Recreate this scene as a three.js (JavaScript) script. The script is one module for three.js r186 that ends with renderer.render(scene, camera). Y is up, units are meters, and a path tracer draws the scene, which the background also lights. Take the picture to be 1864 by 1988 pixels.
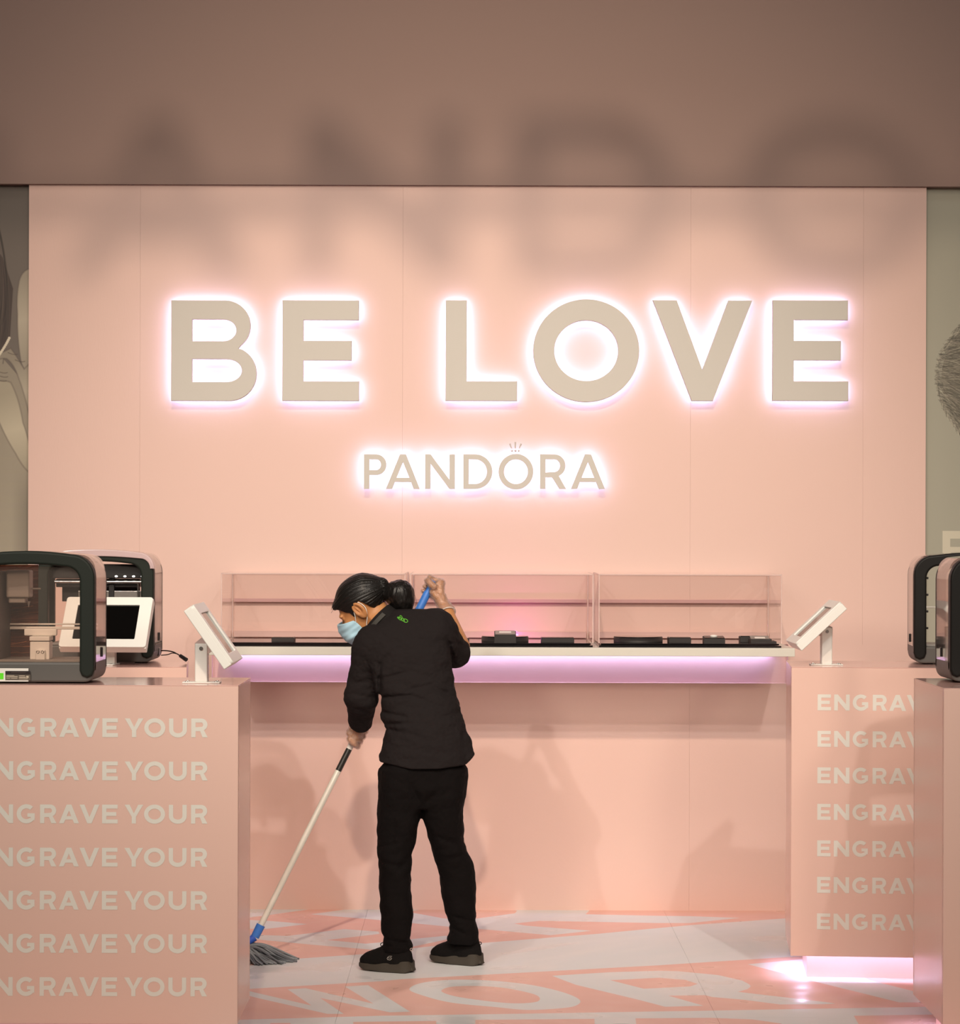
import * as THREE from 'three';
import { RoundedBoxGeometry } from 'three/addons/geometries/RoundedBoxGeometry.js';
import { mergeGeometries, mergeVertices } from 'three/addons/utils/BufferGeometryUtils.js';
import { RectAreaLightUniformsLib } from 'three/addons/lights/RectAreaLightUniformsLib.js';
import { createNoise3D } from 'simplex-noise';

// ---------------------------------------------------------------- camera
// Taken from the picture (1864 x 1988): the vanishing point lies at (925, 1035), the picture leans by 0.0029, focal length 5000 px.
const IW = 1864, IH = 1988, FOCAL = 5000, VX = 925, VY = 1035, LEAN = 0.0029, EYE = 1.57;
const scene = new THREE.Scene();
const camera = new THREE.PerspectiveCamera(2 * Math.atan(IH / 2 / FOCAL) * 180 / Math.PI, IW / IH, 0.1, 60);
camera.position.set(0, EYE, 0);
camera.rotation.z = LEAN;
camera.setViewOffset(IW, IH, IW / 2 - VX, IH / 2 - VY, IW, IH);
const renderer = new THREE.WebGLRenderer({ antialias: true });
renderer.toneMapping = THREE.LinearToneMapping;
renderer.toneMappingExposure = 1;
renderer.shadowMap.enabled = true;
RectAreaLightUniformsLib.init();
scene.background = new THREE.Color(0.006, 0.0055, 0.005);

// pixel of the picture and distance from the camera -> place in the room
function at(x, y, z) {
  const u = x - VX, v = y - VY, c = Math.cos(LEAN), s = Math.sin(LEAN);
  return new THREE.Vector3((u * c + v * s) / FOCAL * z, EYE - (v * c - u * s) / FOCAL * z, -z);
}
const onFloor = (x, y) => at(x, y, EYE * FOCAL / ((y - VY) * Math.cos(LEAN) - (x - VX) * Math.sin(LEAN)));
const WALL = 10.73;

// ---------------------------------------------------------------- lights (three stage lamps on a bridge in front of the stand, and added wash and soft fill lights)
const WARM = [1.0, 0.845, 0.685], SOFT_TINT = [1.0, 0.91, 0.79];
const SPOTS = [
  { at: [-0.46, 7.5, -1.0], aim: [0.05, 1.5, -10.7], power: 150, cone: 16.5, soft: 5.5, tint: [1, 0.79, 0.6], size: 0.1, name: 'black stage lamp over the middle of the stand' },
  { at: [-3.5, 6.3, -1.3], aim: [0.0, 0.65, -10.6], power: 54, cone: 15, soft: 4, size: 0.1, tint: [1, 0.98, 0.92], name: 'black stage lamp over the left end of the stand' },
  { at: [2.6, 6.8, -1.3], aim: [0.0, 0.65, -10.6], power: 54, cone: 15, soft: 4, size: 0.1, tint: [1, 0.98, 0.92], name: 'black stage lamp over the right end of the stand' },
  { at: [-3.6, 4.6, 2.2], aim: [0.0, 1.1, -10.6], power: 68, cone: 17, soft: 26, size: 0.55, name: 'added soft fill lamp across the aisle, left' },  // this and the next: wash lamps added out of view as fill
  { at: [3.6, 4.6, 2.2], aim: [0.0, 1.1, -10.6], power: 68, cone: 17, soft: 26, size: 0.55, name: 'added soft fill lamp across the aisle, right' },
];
const HALL_POWER = 3.0, SOFT_POWER = 5.4, SOFT = { at: [0, 6.2, 3.0], aim: [0, 1.3, -10.7], size: [7, 2.6] };

// ---------------------------------------------------------------- helpers
const V3 = (x, y, z) => new THREE.Vector3(x, y, z);
const noise3 = createNoise3D((() => { let s = 7; return () => { s = (s * 16807) % 2147483647; return s / 2147483647; }; })());
function rng(seed) { let s = seed | 0; return () => { s = (s + 0x6d2b79f5) | 0; let t = Math.imul(s ^ (s >>> 15), 1 | s); t = (t + Math.imul(t ^ (t >>> 7), 61 | t)) ^ t; return ((t ^ (t >>> 14)) >>> 0) / 4294967296; }; }
const used = new Map();
function numbered(name) { const n = used.get(name) ?? 0; used.set(name, n + 1); return n ? name + '_' + String(n).padStart(3, '0') : name; }
function mesh(name, geometry, material, parent = scene) {
  const m = new THREE.Mesh(geometry, material);
  m.name = parent === scene ? numbered(name) : name;
  m.castShadow = m.receiveShadow = true;
  parent.add(m);
  return m;
}
function thing(name, label, category, position, turn = 0, group) {
  const o = new THREE.Group();
  o.name = numbered(name);
  o.position.copy(position); o.rotation.y = turn;
  o.userData = { label, category };
  if (group) o.userData.group = group;
  scene.add(o);
  return o;
}
function tag(o, label, category, group) { o.userData = { label, category }; if (group) o.userData.group = group; return o; }
function structure(o) { o.userData.kind = 'structure'; return o; }
function box(w, h, d, x = 0, y = 0, z = 0, r = 0) {
  const g = r > 0 ? new RoundedBoxGeometry(w, h, d, 2, Math.min(r, w / 2.05, h / 2.05, d / 2.05)) : new THREE.BoxGeometry(w, h, d);
  return g.translate(x, y, z);
}
const strip = (g) => { const o = g.index ? g.toNonIndexed() : g.clone(); for (const k of Object.keys(o.attributes)) if (!['position', 'normal', 'uv'].includes(k)) o.deleteAttribute(k); return o; };
const merge = (list) => mergeGeometries(list.map(strip));
function tube(points, radius, segments = 24, sides = 8, closed = false) {
  return new THREE.TubeGeometry(new THREE.CatmullRomCurve3(points, closed), segments, radius, sides, closed);
}
function rod(a, b, ra, rb = ra, sides = 20) {
  const d = b.clone().sub(a), g = new THREE.CylinderGeometry(rb, ra, d.length(), sides);
  g.applyQuaternion(new THREE.Quaternion().setFromUnitVectors(V3(0, 1, 0), d.clone().normalize()));
  return g.translate((a.x + b.x) / 2, (a.y + b.y) / 2, (a.z + b.z) / 2);
}
const lerp = THREE.MathUtils.lerp, clamp = THREE.MathUtils.clamp, smooth = THREE.MathUtils.smoothstep;

// small tiling noise textures
function noiseTexture(size, f, repeat) {
  const data = new Uint8Array(size * size * 4);
  for (let y = 0; y < size; y++) for (let x = 0; x < size; x++) {
    const v = clamp(f(x / size, y / size), 0, 1) * 255, i = (y * size + x) * 4;
    data[i] = data[i + 1] = data[i + 2] = v; data[i + 3] = 255;
  }
  const t = new THREE.DataTexture(data, size, size);
  t.wrapS = t.wrapT = THREE.RepeatWrapping; t.magFilter = THREE.LinearFilter; t.minFilter = THREE.LinearFilter;
  t.repeat.set(repeat, repeat); t.needsUpdate = true;
  return t;
}
const loopNoise = (u, v, f, seed) => {
  const a = u * 2 * Math.PI, b = v * 2 * Math.PI, r = f / (2 * Math.PI);
  return noise3(Math.cos(a) * r + seed, Math.sin(a) * r + Math.cos(b) * r, Math.sin(b) * r - seed);
};
const grainMap = noiseTexture(256, (u, v) => 0.5 + 0.28 * loopNoise(u, v, 60, 3) + 0.2 * loopNoise(u, v, 140, 9), 1);
const weaveMap = noiseTexture(128, (u, v) => 0.5 + 0.25 * Math.sin(u * 2 * Math.PI * 16) * Math.sin(v * 2 * Math.PI * 16) + 0.2 * loopNoise(u, v, 30, 5), 1);
const smearMap = noiseTexture(256, (u, v) => 0.55 + 0.25 * loopNoise(u, v, 8, 21) + 0.15 * loopNoise(u, v * 1, 30, 4), 1);

const std = (color, roughness = 0.5, more = {}) => new THREE.MeshPhysicalMaterial({ color: Array.isArray(color) ? new THREE.Color().setRGB(...color) : color, roughness, ...more });
const PINK = [0.79, 0.55, 0.485], CREAM = [0.60, 0.572, 0.525];
const M = {
  pink: std(PINK, 0.5, { roughnessMap: null, bumpMap: grainMap, bumpScale: 0.0002 }),
  pinkGloss: std([0.81, 0.555, 0.48], 0.3), pinkSide: std([0.86, 0.60, 0.52], 0.2),  // pinkSide is lightened to carry the reflected light on the side faces
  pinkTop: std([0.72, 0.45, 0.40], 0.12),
  pinkDark: std([0.70, 0.42, 0.40], 0.45),
  cream: std(CREAM, 0.55),
  print: std([0.78, 0.76, 0.70], 0.5),
  creamGloss: std([0.68, 0.67, 0.60], 0.3),
  white: std([0.87, 0.87, 0.83], 0.35),
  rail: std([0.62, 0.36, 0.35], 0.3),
  baseShade: std([0.70, 0.46, 0.42], 0.3),
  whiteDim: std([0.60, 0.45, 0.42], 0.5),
  fascia: std([0.34, 0.238, 0.21], 0.9, { bumpMap: grainMap, bumpScale: 0.0004 }),
  black: std([0.012, 0.011, 0.012], 0.35),
  blackGloss: std([0.006, 0.005, 0.006], 0.08),
  blackMatte: std([0.02, 0.018, 0.018], 0.6),
  screen: std([0.002, 0.002, 0.002], 0.06),
  darkGreen: std([0.014, 0.019, 0.015], 0.55, { specularIntensity: 0.45 }),
  darkFrame: std([0.007, 0.0065, 0.006], 0.5, { specularIntensity: 0.45 }),
  topCover: std([0.60, 0.45, 0.46], 0.18),
  grey: std([0.105, 0.10, 0.093], 0.5),
  greyLight: std([0.28, 0.26, 0.24], 0.45),
  alu: std([0.78, 0.76, 0.70], 0.35, { metalness: 0.85 }),
  aluWhite: std([0.80, 0.77, 0.68], 0.3, { metalness: 0.15 }),
  steel: std([0.5, 0.48, 0.46], 0.25, { metalness: 1 }),
  acrylic: std([1, 0.985, 0.98], 0.0, { transmission: 1, thickness: 0, ior: 1.45 }),
  smoked: std([0.78, 0.70, 0.68], 0.04, { transmission: 0.92, thickness: 0, ior: 1.5 }),
  acrylicEdge: std([0.86, 0.66, 0.62], 0.12, { transparent: true, opacity: 0.55 }),
  blue: std([0.05, 0.21, 0.68], 0.4),
  blueDark: std([0.045, 0.13, 0.62], 0.4),
  hall: std([0.30, 0.26, 0.24], 0.9),
  carpet: std([0.10, 0.09, 0.085], 0.95),
};
const glow = (rgb, strength, base = [0.8, 0.8, 0.8]) => std(base, 0.5, { emissive: new THREE.Color().setRGB(...rgb), emissiveIntensity: strength });

// ---------------------------------------------------------------- letters (capital height 1, drawn as outlines)
function arc(cx, cy, rx, ry, a0, a1, n = 20) {
  const out = [];
  for (let i = 0; i <= n; i++) { const a = (a0 + (a1 - a0) * i / n) * Math.PI / 180; out.push([cx + rx * Math.cos(a), cy + ry * Math.sin(a)]); }
  return out;
}
function glyph(ch, W, w) {
  const h = w * 0.93, holes = [];
  let p;
  if (ch === 'E') { const m = W - 0.075; p = [[0, 0], [W, 0], [W, h], [w, h], [w, 0.5 - h / 2], [m, 0.5 - h / 2], [m, 0.5 + h / 2], [w, 0.5 + h / 2], [w, 1 - h], [W - 0.005, 1 - h], [W - 0.005, 1], [0, 1]]; }
  else if (ch === 'L') p = [[0, 0], [W, 0], [W, h], [w, h], [w, 1], [0, 1]];
  else if (ch === 'N') p = [[0, 0], [w, 0], [w, 1 - w * 1.75], [W - w, 0], [W, 0], [W, 1], [W - w, 1], [W - w, w * 1.75], [w, 1], [0, 1]];
  else if (ch === 'V') p = [[0, 1], [W / 2 - 0.5 * w, 0], [W / 2 + 0.5 * w, 0], [W, 1], [W - 1.13 * w, 1], [W / 2, 1.48 * w], [1.13 * w, 1]];
  else if (ch === 'Y') p = [[0, 1], [W / 2 - w / 2, 0.36], [W / 2 - w / 2, 0], [W / 2 + w / 2, 0], [W / 2 + w / 2, 0.36], [W, 1], [W - 1.18 * w, 1], [W / 2, 0.54], [1.18 * w, 1]];
  else if (ch === 'A') {
    const k = W / 2 - 0.55 * w, e = 1.12 * w, xl = (y) => e + y * k, bar = 0.2, up = bar + h * 0.86, top = (W / 2 - e) / k;
    p = [[0, 0], [e, 0], [xl(bar), bar], [W - xl(bar), bar], [W - e, 0], [W, 0], [W / 2 + 0.55 * w, 1], [W / 2 - 0.55 * w, 1]];
    holes.push([[xl(up), up], [W / 2, top], [W - xl(up), up]]);
  } else if (ch === 'O') { p = arc(W / 2, 0.5, W / 2, 0.512, 0, 360, 64).slice(0, -1); holes.push(arc(W / 2, 0.5, W / 2 - w, 0.512 - w, 360, 0, 64).slice(0, -1)); }
  else if (ch === 'U') p = [[0, 1], [0, 0.4], ...arc(W / 2, 0.4, W / 2, 0.412, 180, 360, 24), [W, 1], [W - w, 1], ...arc(W / 2, 0.4, W / 2 - w, 0.412 - w, 360, 180, 24), [w, 1]];
  else if (ch === 'D') { p = [[0, 0], ...arc(W - 0.5, 0.5, 0.5, 0.5, -90, 90, 32), [0, 1]]; holes.push([[w, h], [w, 1 - h], ...arc(W - 0.5, 0.5, 0.5 - w, 0.5 - h, 90, -90, 32)]); }
  else if (ch === 'P') { const b = 0.40, r = (1 - b) / 2; p = [[0, 0], [w, 0], [w, b], ...arc(W - r, b + r, r, r, -90, 90, 24), [0, 1]]; holes.push([[w, b + h], [w, 1 - h], ...arc(W - r, b + r, r - w, r - h, 90, -90, 24)]); }
  else if (ch === 'R') {
    const b = 0.345, r = (1 - b) / 2, c = W - r - 0.02;
    p = [[0, 0], [w, 0], [w, b - h * 0.08], [c - 0.06, b - h * 0.08], [W - 1.22 * w, 0], [W, 0], [c + r * 0.42, b + r - r * 0.9], ...arc(c, b + r, r, r, -60, 90, 24), [0, 1]];
    holes.push([[w, b + h * 0.9], [w, 1 - h], ...arc(c, b + r, r - w, r - h, 90, -90, 24)]);
  } else if (ch === 'B') {
    const r1 = 0.251, r2 = 0.272, c1 = W - 0.062 - r1, c2 = W - r2, y1 = 1 - r1, y2 = r2;
    p = [[0, 0], ...arc(c2, y2, r2, r2, -90, 62, 24), [W - 0.182, 0.522], ...arc(c1, y1, r1, r1, -52, 90, 24), [0, 1]];
    const i1 = 0.108, i2 = 0.114, a1 = 0.703, a2 = 0.302;
    holes.push([[w, a1 - i1], [w, a1 + i1], ...arc(c1 - 0.02, a1, 0.13, i1, 90, -90, 16)], [[w, a2 - i2], [w, a2 + i2], ...arc(c2 - 0.03, a2, 0.155, i2, 90, -90, 16)]);
  } else if (ch === 'G') {
    const R = 0.512, c = 0.5, xr = W - 0.005, q = Math.asin(0) ;
    p = [...arc(c, 0.5, R, R, 46, 322, 40), [xr - 0.045, 0.135], [xr - 0.045, 0.53], [c + 0.06, 0.53], [c + 0.06, 0.53 - h * 0.92], [xr - 0.045 - w * 0.95, 0.53 - h * 0.92], [xr - 0.045 - w * 0.95, 0.245], ...arc(c, 0.5, R - w, R - w, 312, 46, 34)];
  }
  const shape = new THREE.Shape(p.map((q) => new THREE.Vector2(...q)));
  for (const hole of holes) shape.holes.push(new THREE.Path(hole.map((q) => new THREE.Vector2(...q))));
  return shape;
}
const WIDE = { E: 0.83, N: 0.96, G: 1.0, R: 0.88, A: 1.06, V: 1.06, Y: 1.0, O: 1.12, U: 0.95 };
const GAP = { EN: 0.2, NG: 0.2, GR: 0.23, RA: 0.13, AV: 0.03, VE: 0.14, YO: 0.04, OU: 0.2, UR: 0.23 };
function word(text, w) {  // -> list of flat shapes' geometries, total width
  const out = []; let x = 0;
  [...text].forEach((ch, i) => {
    if (ch === ' ') { x += 0.36; return; }
    out.push([ch, x]); x += WIDE[ch] + (GAP[text.slice(i, i + 2)] ?? 0.3) * (i + 1 < text.length && text[i + 1] !== ' ' ? 1 : 0);
  });
  return { letters: out.map(([ch, dx]) => [glyph(ch, WIDE[ch], w), dx]), width: x };
}

// ---------------------------------------------------------------- the setting: floor, walls, header
// print on the floor: outlines of the big letters, as they lie on the floor
const FX0 = -1.75, FX1 = 2.15, FZ0 = -10.75, FZ1 = -7.0;
function floorPrint() {
  const w = 2048, h = Math.round(w * (FZ1 - FZ0) / (FX1 - FX0)), c = document.createElement('canvas');
  c.width = w; c.height = h;
  const g = c.getContext('2d');
  const pinkInk = 'rgb(242,196,183)', creamInk = 'rgb(230,231,231)';
  g.fillStyle = pinkInk; g.fillRect(0, 0, w, h);
  const put = (x, y) => { const p = onFloor(x, y); return [(p.x - FX0) / (FX1 - FX0) * w, (p.z - FZ0) / (FZ1 - FZ0) * h]; };
  const path = (pts, round) => {
    const q = pts.map(([x, y]) => { const p = onFloor(x, y); return V3((p.x - FX0) / (FX1 - FX0) * w, (p.z - FZ0) / (FZ1 - FZ0) * h, 0); });
    const line = round ? new THREE.CatmullRomCurve3(q, true, 'centripetal').getPoints(120) : q;
    line.forEach((p, i) => (i ? g.lineTo(p.x, p.y) : g.moveTo(p.x, p.y))); g.closePath();
  };
  const fill = (ink, pts, round) => { g.beginPath(); path(pts, round); g.fillStyle = ink; g.fill(); };
  const Z = (list) => list.map(([x, y]) => [500 + x * 0.1717, 1740 + y * 0.1717]);
  // two cream bands between the rows
  fill(creamInk, [[380, 1886], [489, 1874], [526, 1868.6], [580, 1861], [703, 1852.5], [801, 1841], [866, 1834], [933, 1831], [1039, 1822.5], [1159, 1813], [1279, 1801.6], [1340, 1796], [1526, 1782.8], [1800, 1763], [1800, 1843], [1538, 1857.5], [1340, 1870], [1279, 1874], [1039, 1887], [780, 1901], [739, 1905], [489, 1919.5], [380, 1926]]);
  fill(creamInk, [[380, 1983], [489, 1979], [739, 1972], [1039, 1967.6], [1279, 1963.5], [1340, 1962.7], [1599, 1958], [1775, 1955], [1990, 1950], [1990, 2100], [380, 2100]]);
  // first row, cut by the wall
  fill(creamInk, [[440, 1764.6], [610, 1764], [522, 1776.5], [440, 1787]]);
  fill(creamInk, [[440, 1784], [522, 1787.7], [597, 1794], [508, 1804.4], [440, 1800]]);
  fill(creamInk, [[603, 1775], [689, 1763], [838, 1762.5], [790, 1770], [862, 1783], [928, 1783], [1000, 1773], [1004, 1768], [978, 1762], [1143, 1760], [1144, 1768], [1137, 1775], [1279, 1778], [1340, 1778.6], [1437, 1782], [1340, 1792], [1279, 1792], [1048, 1787.7], [998, 1793], [1020, 1797], [1148, 1807], [1069, 1815.6], [933, 1803.7], [871, 1799], [735, 1786]]);
  fill(creamInk, [[440, 1812], [502, 1815], [558, 1817], [668, 1803.7], [735, 1808.6], [737, 1813], [635, 1825], [710, 1832], [745, 1829], [801, 1823], [867, 1816.5], [871, 1823], [801, 1838], [720, 1843.5], [606, 1834], [500, 1824], [440, 1818]]);
  // second row: W O R T
  fill(creamInk, Z([[-420, 990], [0, 1095], [610, 1235], [340, 1052], [545, 1040], [1310, 1215], [985, 1020], [1250, 1005], [1725, 1305], [1495, 1312], [710, 1150], [975, 1330], [790, 1330], [0, 1150], [-420, 1040]]));
  g.beginPath();
  path([[795, 1921], [815, 1909], [860, 1903], [905, 1902], [970, 1905], [1039, 1913.5], [1104, 1930], [1127, 1944], [1111, 1954.5], [1062, 1959.5], [1020, 1960.5], [961, 1955], [878, 1946.7], [822, 1933]], true);
  path([[857, 1923.7], [875, 1916], [919.5, 1914], [975, 1917.5], [1039, 1931], [1048, 1940], [1041, 1945], [1020, 1947.5], [989, 1947.5], [919.5, 1940], [878, 1932.8]], true);
  g.fill('evenodd');
  g.beginPath();
  path([[1071.6, 1894.4], [1184.6, 1887.4], [1279.5, 1884.6], [1317, 1885.5], [1394.6, 1893], [1441, 1903.6], [1455, 1911], [1457.7, 1915], [1452, 1920], [1433, 1925.5], [1493.5, 1932.7], [1599.5, 1945], [1623, 1948.3], [1599, 1949.5], [1514.4, 1950], [1444.6, 1941], [1382, 1935.5], [1369, 1932], [1298, 1933], [1366, 1952.5], [1291.5, 1954.5], [1240, 1941], [1117.7, 1911.8]]);
  path([[1184.6, 1902.8], [1279.5, 1898.2], [1330, 1902.3], [1354.6, 1910], [1340.5, 1915], [1250, 1919.5]]);
  g.fill('evenodd');
  fill(creamInk, [[1451.6, 1872], [1560, 1862], [1640, 1880], [1690, 1903], [1780, 1926], [1800, 1946], [1746, 1946], [1580, 1905]]);
  // third row, cut by the picture's edge: the pink between the letters
  fill(pinkInk, [[525, 1986], [564, 1986], [572, 2100], [515, 2100]]);
  fill(pinkInk, [[686, 1984], [847, 1982], [848, 2100], [680, 2100]]);
  fill(pinkInk, [[923, 1980], [1154, 1978], [1162, 2100], [921, 2100]]);
  fill(pinkInk, [[1234, 1977], [1380, 1976], [1460, 1979], [1516, 1987], [1560, 2010], [1560, 2100], [1250, 2100]]);
  fill(pinkInk, [[1658, 1972], [1990, 1967], [1990, 2100], [1730, 2100]]);
  const t = new THREE.CanvasTexture(c);
  t.colorSpace = THREE.SRGBColorSpace; t.anisotropy = 8;
  return t;
}
const floorMaterial = std([1, 1, 1], 0.75, { map: floorPrint(), roughnessMap: smearMap, specularIntensity: 0.3 });
const floor = structure(mesh('floor', box(16, 0.1, 18, 0, -0.062, -4), M.carpet));
{
  const seams = [-1.681, -0.448, 0.785, 2.018];
  const edges = [FX0, ...seams, FX1];
  for (let i = 0; i + 1 < edges.length; i++) {
    const a = edges[i] + 0.0004, b = edges[i + 1] - 0.0004;
    for (const [z0, z1] of [[FZ0, -8.36], [-8.36, FZ1]]) {
      const g = new THREE.BoxGeometry(b - a, 0.012, z1 - z0 - 0.0006).translate((a + b) / 2, -0.006, (z0 + z1) / 2), p = g.attributes.position, uv = g.attributes.uv;
      for (let k = 0; k < p.count; k++) uv.setXY(k, (p.getX(k) - FX0) / (FX1 - FX0), 1 - (p.getZ(k) - FZ0) / (FZ1 - FZ0));
      mesh('floor_panel', g, floorMaterial, floor);
    }
  }
}
// hall around the stand
structure(mesh('wall_left', box(0.2, 9, 18, -8.1, 4.4, -4), M.hall));
structure(mesh('wall_right', box(0.2, 9, 18, 8.1, 4.4, -4), M.hall));
structure(mesh('wall_front', box(16, 9, 0.2, 0, 4.4, 5.1), M.hall));
structure(mesh('ceiling', box(16.4, 0.2, 18.4, 0, 9.0, -4), M.hall));

// back wall: a carcass, pink panels side by side, posters at both ends
const wallBack = structure(mesh('wall_back', box(16, 9, 0.3, 0, 4.4, -WALL - 0.26), M.hall));
{
  const x0 = at(55.5, 700, WALL).x, x1 = at(1798, 700, WALL).x;
  const cuts = [x0, at(272, 700, WALL).x, at(781, 1000, WALL).x, at(1340, 1000, WALL).x, at(1676, 700, WALL).x, x1];
  const split = at(925, 1325, WALL).y, recessTop = 1.13;
  const wall = structure(mesh('wall_center', box(x1 - x0 - 0.002, 3.2, 0.03, (x0 + x1) / 2, 1.6, -WALL - 0.09), M.hall));
  for (let i = 0; i + 1 < cuts.length; i++) {
    const a = cuts[i] + (i ? 0.0002 : 0), b = cuts[i + 1] - (i + 2 < cuts.length ? 0.0002 : 0), w = b - a, x = (a + b) / 2;
    const top = recessTop - 0.02;
    mesh('wall_panel', box(w, 3.2 - top, 0.06, x, (3.2 + top) / 2, -WALL - 0.03), M.pink, wall);
    mesh('wall_panel', box(w, split, 0.06, x, split / 2, -WALL - 0.03), M.pink, wall);
  }
  const r0 = (412 - VX) / FOCAL * WALL, r1 = (1531 - VX) / FOCAL * WALL, h = recessTop - 0.02 - split, ym = (recessTop - 0.02 + split) / 2;
  mesh('recess_panel', box(r1 - r0, h, 0.03, (r0 + r1) / 2, ym, -WALL - 0.055), M.pink, wall);
  for (const [a, b] of [[x0, r0], [r1, x1]]) mesh('wall_panel', box(b - a, h, 0.06, (a + b) / 2, ym, -WALL - 0.03), M.pink, wall);
}
// header above: grey brown fabric, a hand's breadth in front of the wall
const HEADER = WALL - 0.02;
{
  const y = at(925, 359.5, HEADER).y;
  structure(mesh('trim_1', box(6.4, 1.3, 0.06, 0.1, y + 0.65, -HEADER - 0.03), M.fascia));
}

// posters (flat prints) at both ends of the wall
function posterTexture(draw, w, h) {
  const c = document.createElement('canvas'); c.width = w; c.height = h;
  draw(c.getContext('2d'));
  const t = new THREE.CanvasTexture(c); t.colorSpace = THREE.SRGBColorSpace; return t;
}
{
  const zp = WALL + 0.03, px = 5000 / zp, yTop = 3.15;
  // left: close-up of fingers, hair and a pearl string; canvas of 300 x 1460 px of the picture, its right edge at x = 62
  const left = posterTexture((g) => {
    const X = (x) => x + 238, Y = (y) => y - 300;
    g.fillStyle = 'rgb(112,104,98)'; g.fillRect(0, 0, 300, 1460);
    let q = g.createLinearGradient(0, Y(600), 0, Y(1100)); q.addColorStop(0, 'rgb(148,140,126)'); q.addColorStop(1, 'rgb(168,160,144)');
    const blob = (pts, fill, edge) => { g.beginPath(); pts.forEach(([x, y], i) => { if (!i) g.moveTo(X(x), Y(y)); else g.quadraticCurveTo(X(pts[i][2] ?? (x + pts[i - 1][0]) / 2), Y(pts[i][3] ?? (y + pts[i - 1][1]) / 2), X(x), Y(y)); }); g.closePath(); g.fillStyle = fill; g.fill(); if (edge) { g.strokeStyle = edge; g.lineWidth = 3; g.stroke(); } };
    blob([[-240, 640], [-60, 600], [0, 690], [62, 760], [62, 1100], [-240, 1100]], q);
    // face shadow and the hair falling down at the left
    const r = rng(11);
    blob([[-240, 300], [-60, 420], [4, 500], [24, 560], [18, 660], [-6, 690], [-80, 640], [-240, 640]], 'rgb(70,58,54)');
    for (let i = 0; i < 260; i++) {
      const a = r(), x = -200 + a * 214; g.strokeStyle = `rgba(${r() < 0.5 ? '40,32,30' : '130,115,104'},${0.15 + 0.3 * r()})`; g.lineWidth = 0.7 + r() * 1.6;
      g.beginPath(); g.moveTo(X(x - 60), Y(300)); g.bezierCurveTo(X(x - 10), Y(430), X(x + 18), Y(520 + 40 * r()), X(x + 6 - 14 * r()), Y(620 + 90 * r())); g.stroke();
    }
    // fingers
    const skin = (y0, y1, a, b) => { const k = g.createLinearGradient(X(28), Y(y0), X(62), Y(y1)); k.addColorStop(0, a); k.addColorStop(0.5, b); k.addColorStop(1, a); return k; };
    blob([[62, 520], [36, 545, 42, 522], [33, 610, 30, 575], [38, 690, 32, 650], [46, 716, 40, 708], [62, 728, 54, 726], [62, 520]], skin(540, 700, 'rgb(160,152,138)', 'rgb(188,180,164)'), 'rgba(80,70,64,0.3)');
    blob([[-8, 700], [12, 696, 2, 694], [34, 730, 26, 706], [56, 806, 48, 766], [62, 830, 60, 820], [62, 700], [46, 716], [30, 690], [20, 676], [-8, 690]], skin(700, 820, 'rgb(150,142,128)', 'rgb(182,174,158)'), 'rgba(80,70,64,0.28)');
    blob([[-10, 740], [20, 742, 6, 736], [44, 820, 36, 770], [60, 890, 56, 850], [62, 920], [30, 880, 46, 912], [-10, 800, 10, 850]], skin(760, 900, 'rgb(170,162,144)', 'rgb(196,188,168)'), 'rgba(80,70,64,0.28)');
    g.strokeStyle = 'rgba(70,60,54,0.5)'; g.lineWidth = 1.6;
    for (const [x, y] of [[2, 722], [3, 730], [0, 738], [36, 700], [22, 686]]) { g.beginPath(); g.moveTo(X(x - 8), Y(y - 2)); g.quadraticCurveTo(X(x + 4), Y(y + 4), X(x + 12), Y(y + 1)); g.stroke(); }
    for (let i = 0; i < 13; i++) { const a = i / 12; g.fillStyle = 'rgb(226,218,200)'; g.beginPath(); g.arc(X(17 - 19 * a - 6 * a * a), Y(656 + 40 * a), 2.7, 0, 7); g.fill(); }
    for (let y = 0; y < 230; y++) {
      q = g.createLinearGradient(X(22), 0, X(62), 0); q.addColorStop(0, 'rgba(90,84,76,0)'); q.addColorStop(1, `rgba(90,84,76,${0.5 * smooth(y, 0, 120)})`);
      g.fillStyle = q; g.fillRect(X(22), Y(880 + y), 40, 1);
    }
  }, 300, 1460);
  const wl = 300 / px, hl = 1460 / px, c = at(62 - 150, 300 + 730, zp);
  mesh('poster_panel', box(wl, yTop, 0.02, at(62 - 150, 900, zp).x, yTop / 2, -zp - 0.012), std([0.3, 0.28, 0.26], 0.6), wallBack);
  tag(mesh('poster', new THREE.PlaneGeometry(wl, hl).translate(c.x, c.y, -zp + 0.001), std([1, 0.98, 0.95], 0.55, { map: left })), 'black and white poster of fingers, dark hair and a pearl string beside the pink wall', 'poster');
  // right: grey print with the back of a short-haired head; canvas from x = 1790
  const right = posterTexture((g) => {
    const X = (x) => x - 1790, Y = (y) => y - 300;
    g.fillStyle = 'rgb(184,182,168)'; g.fillRect(0, 0, 300, 1460);
    const r = rng(23);
    const edge = (y) => { const t = (y - 735) / 150; return 1818 + 78 * t * t + (t < 0 ? 14 * t * t : 0); };
    g.beginPath(); g.moveTo(X(2090), Y(590));
    for (let y = 590; y <= 880; y += 10) g.lineTo(X(edge(y) + 9), Y(y));
    g.lineTo(X(2090), Y(880)); g.closePath(); g.fillStyle = 'rgba(112,106,94,0.9)'; g.fill();
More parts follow.
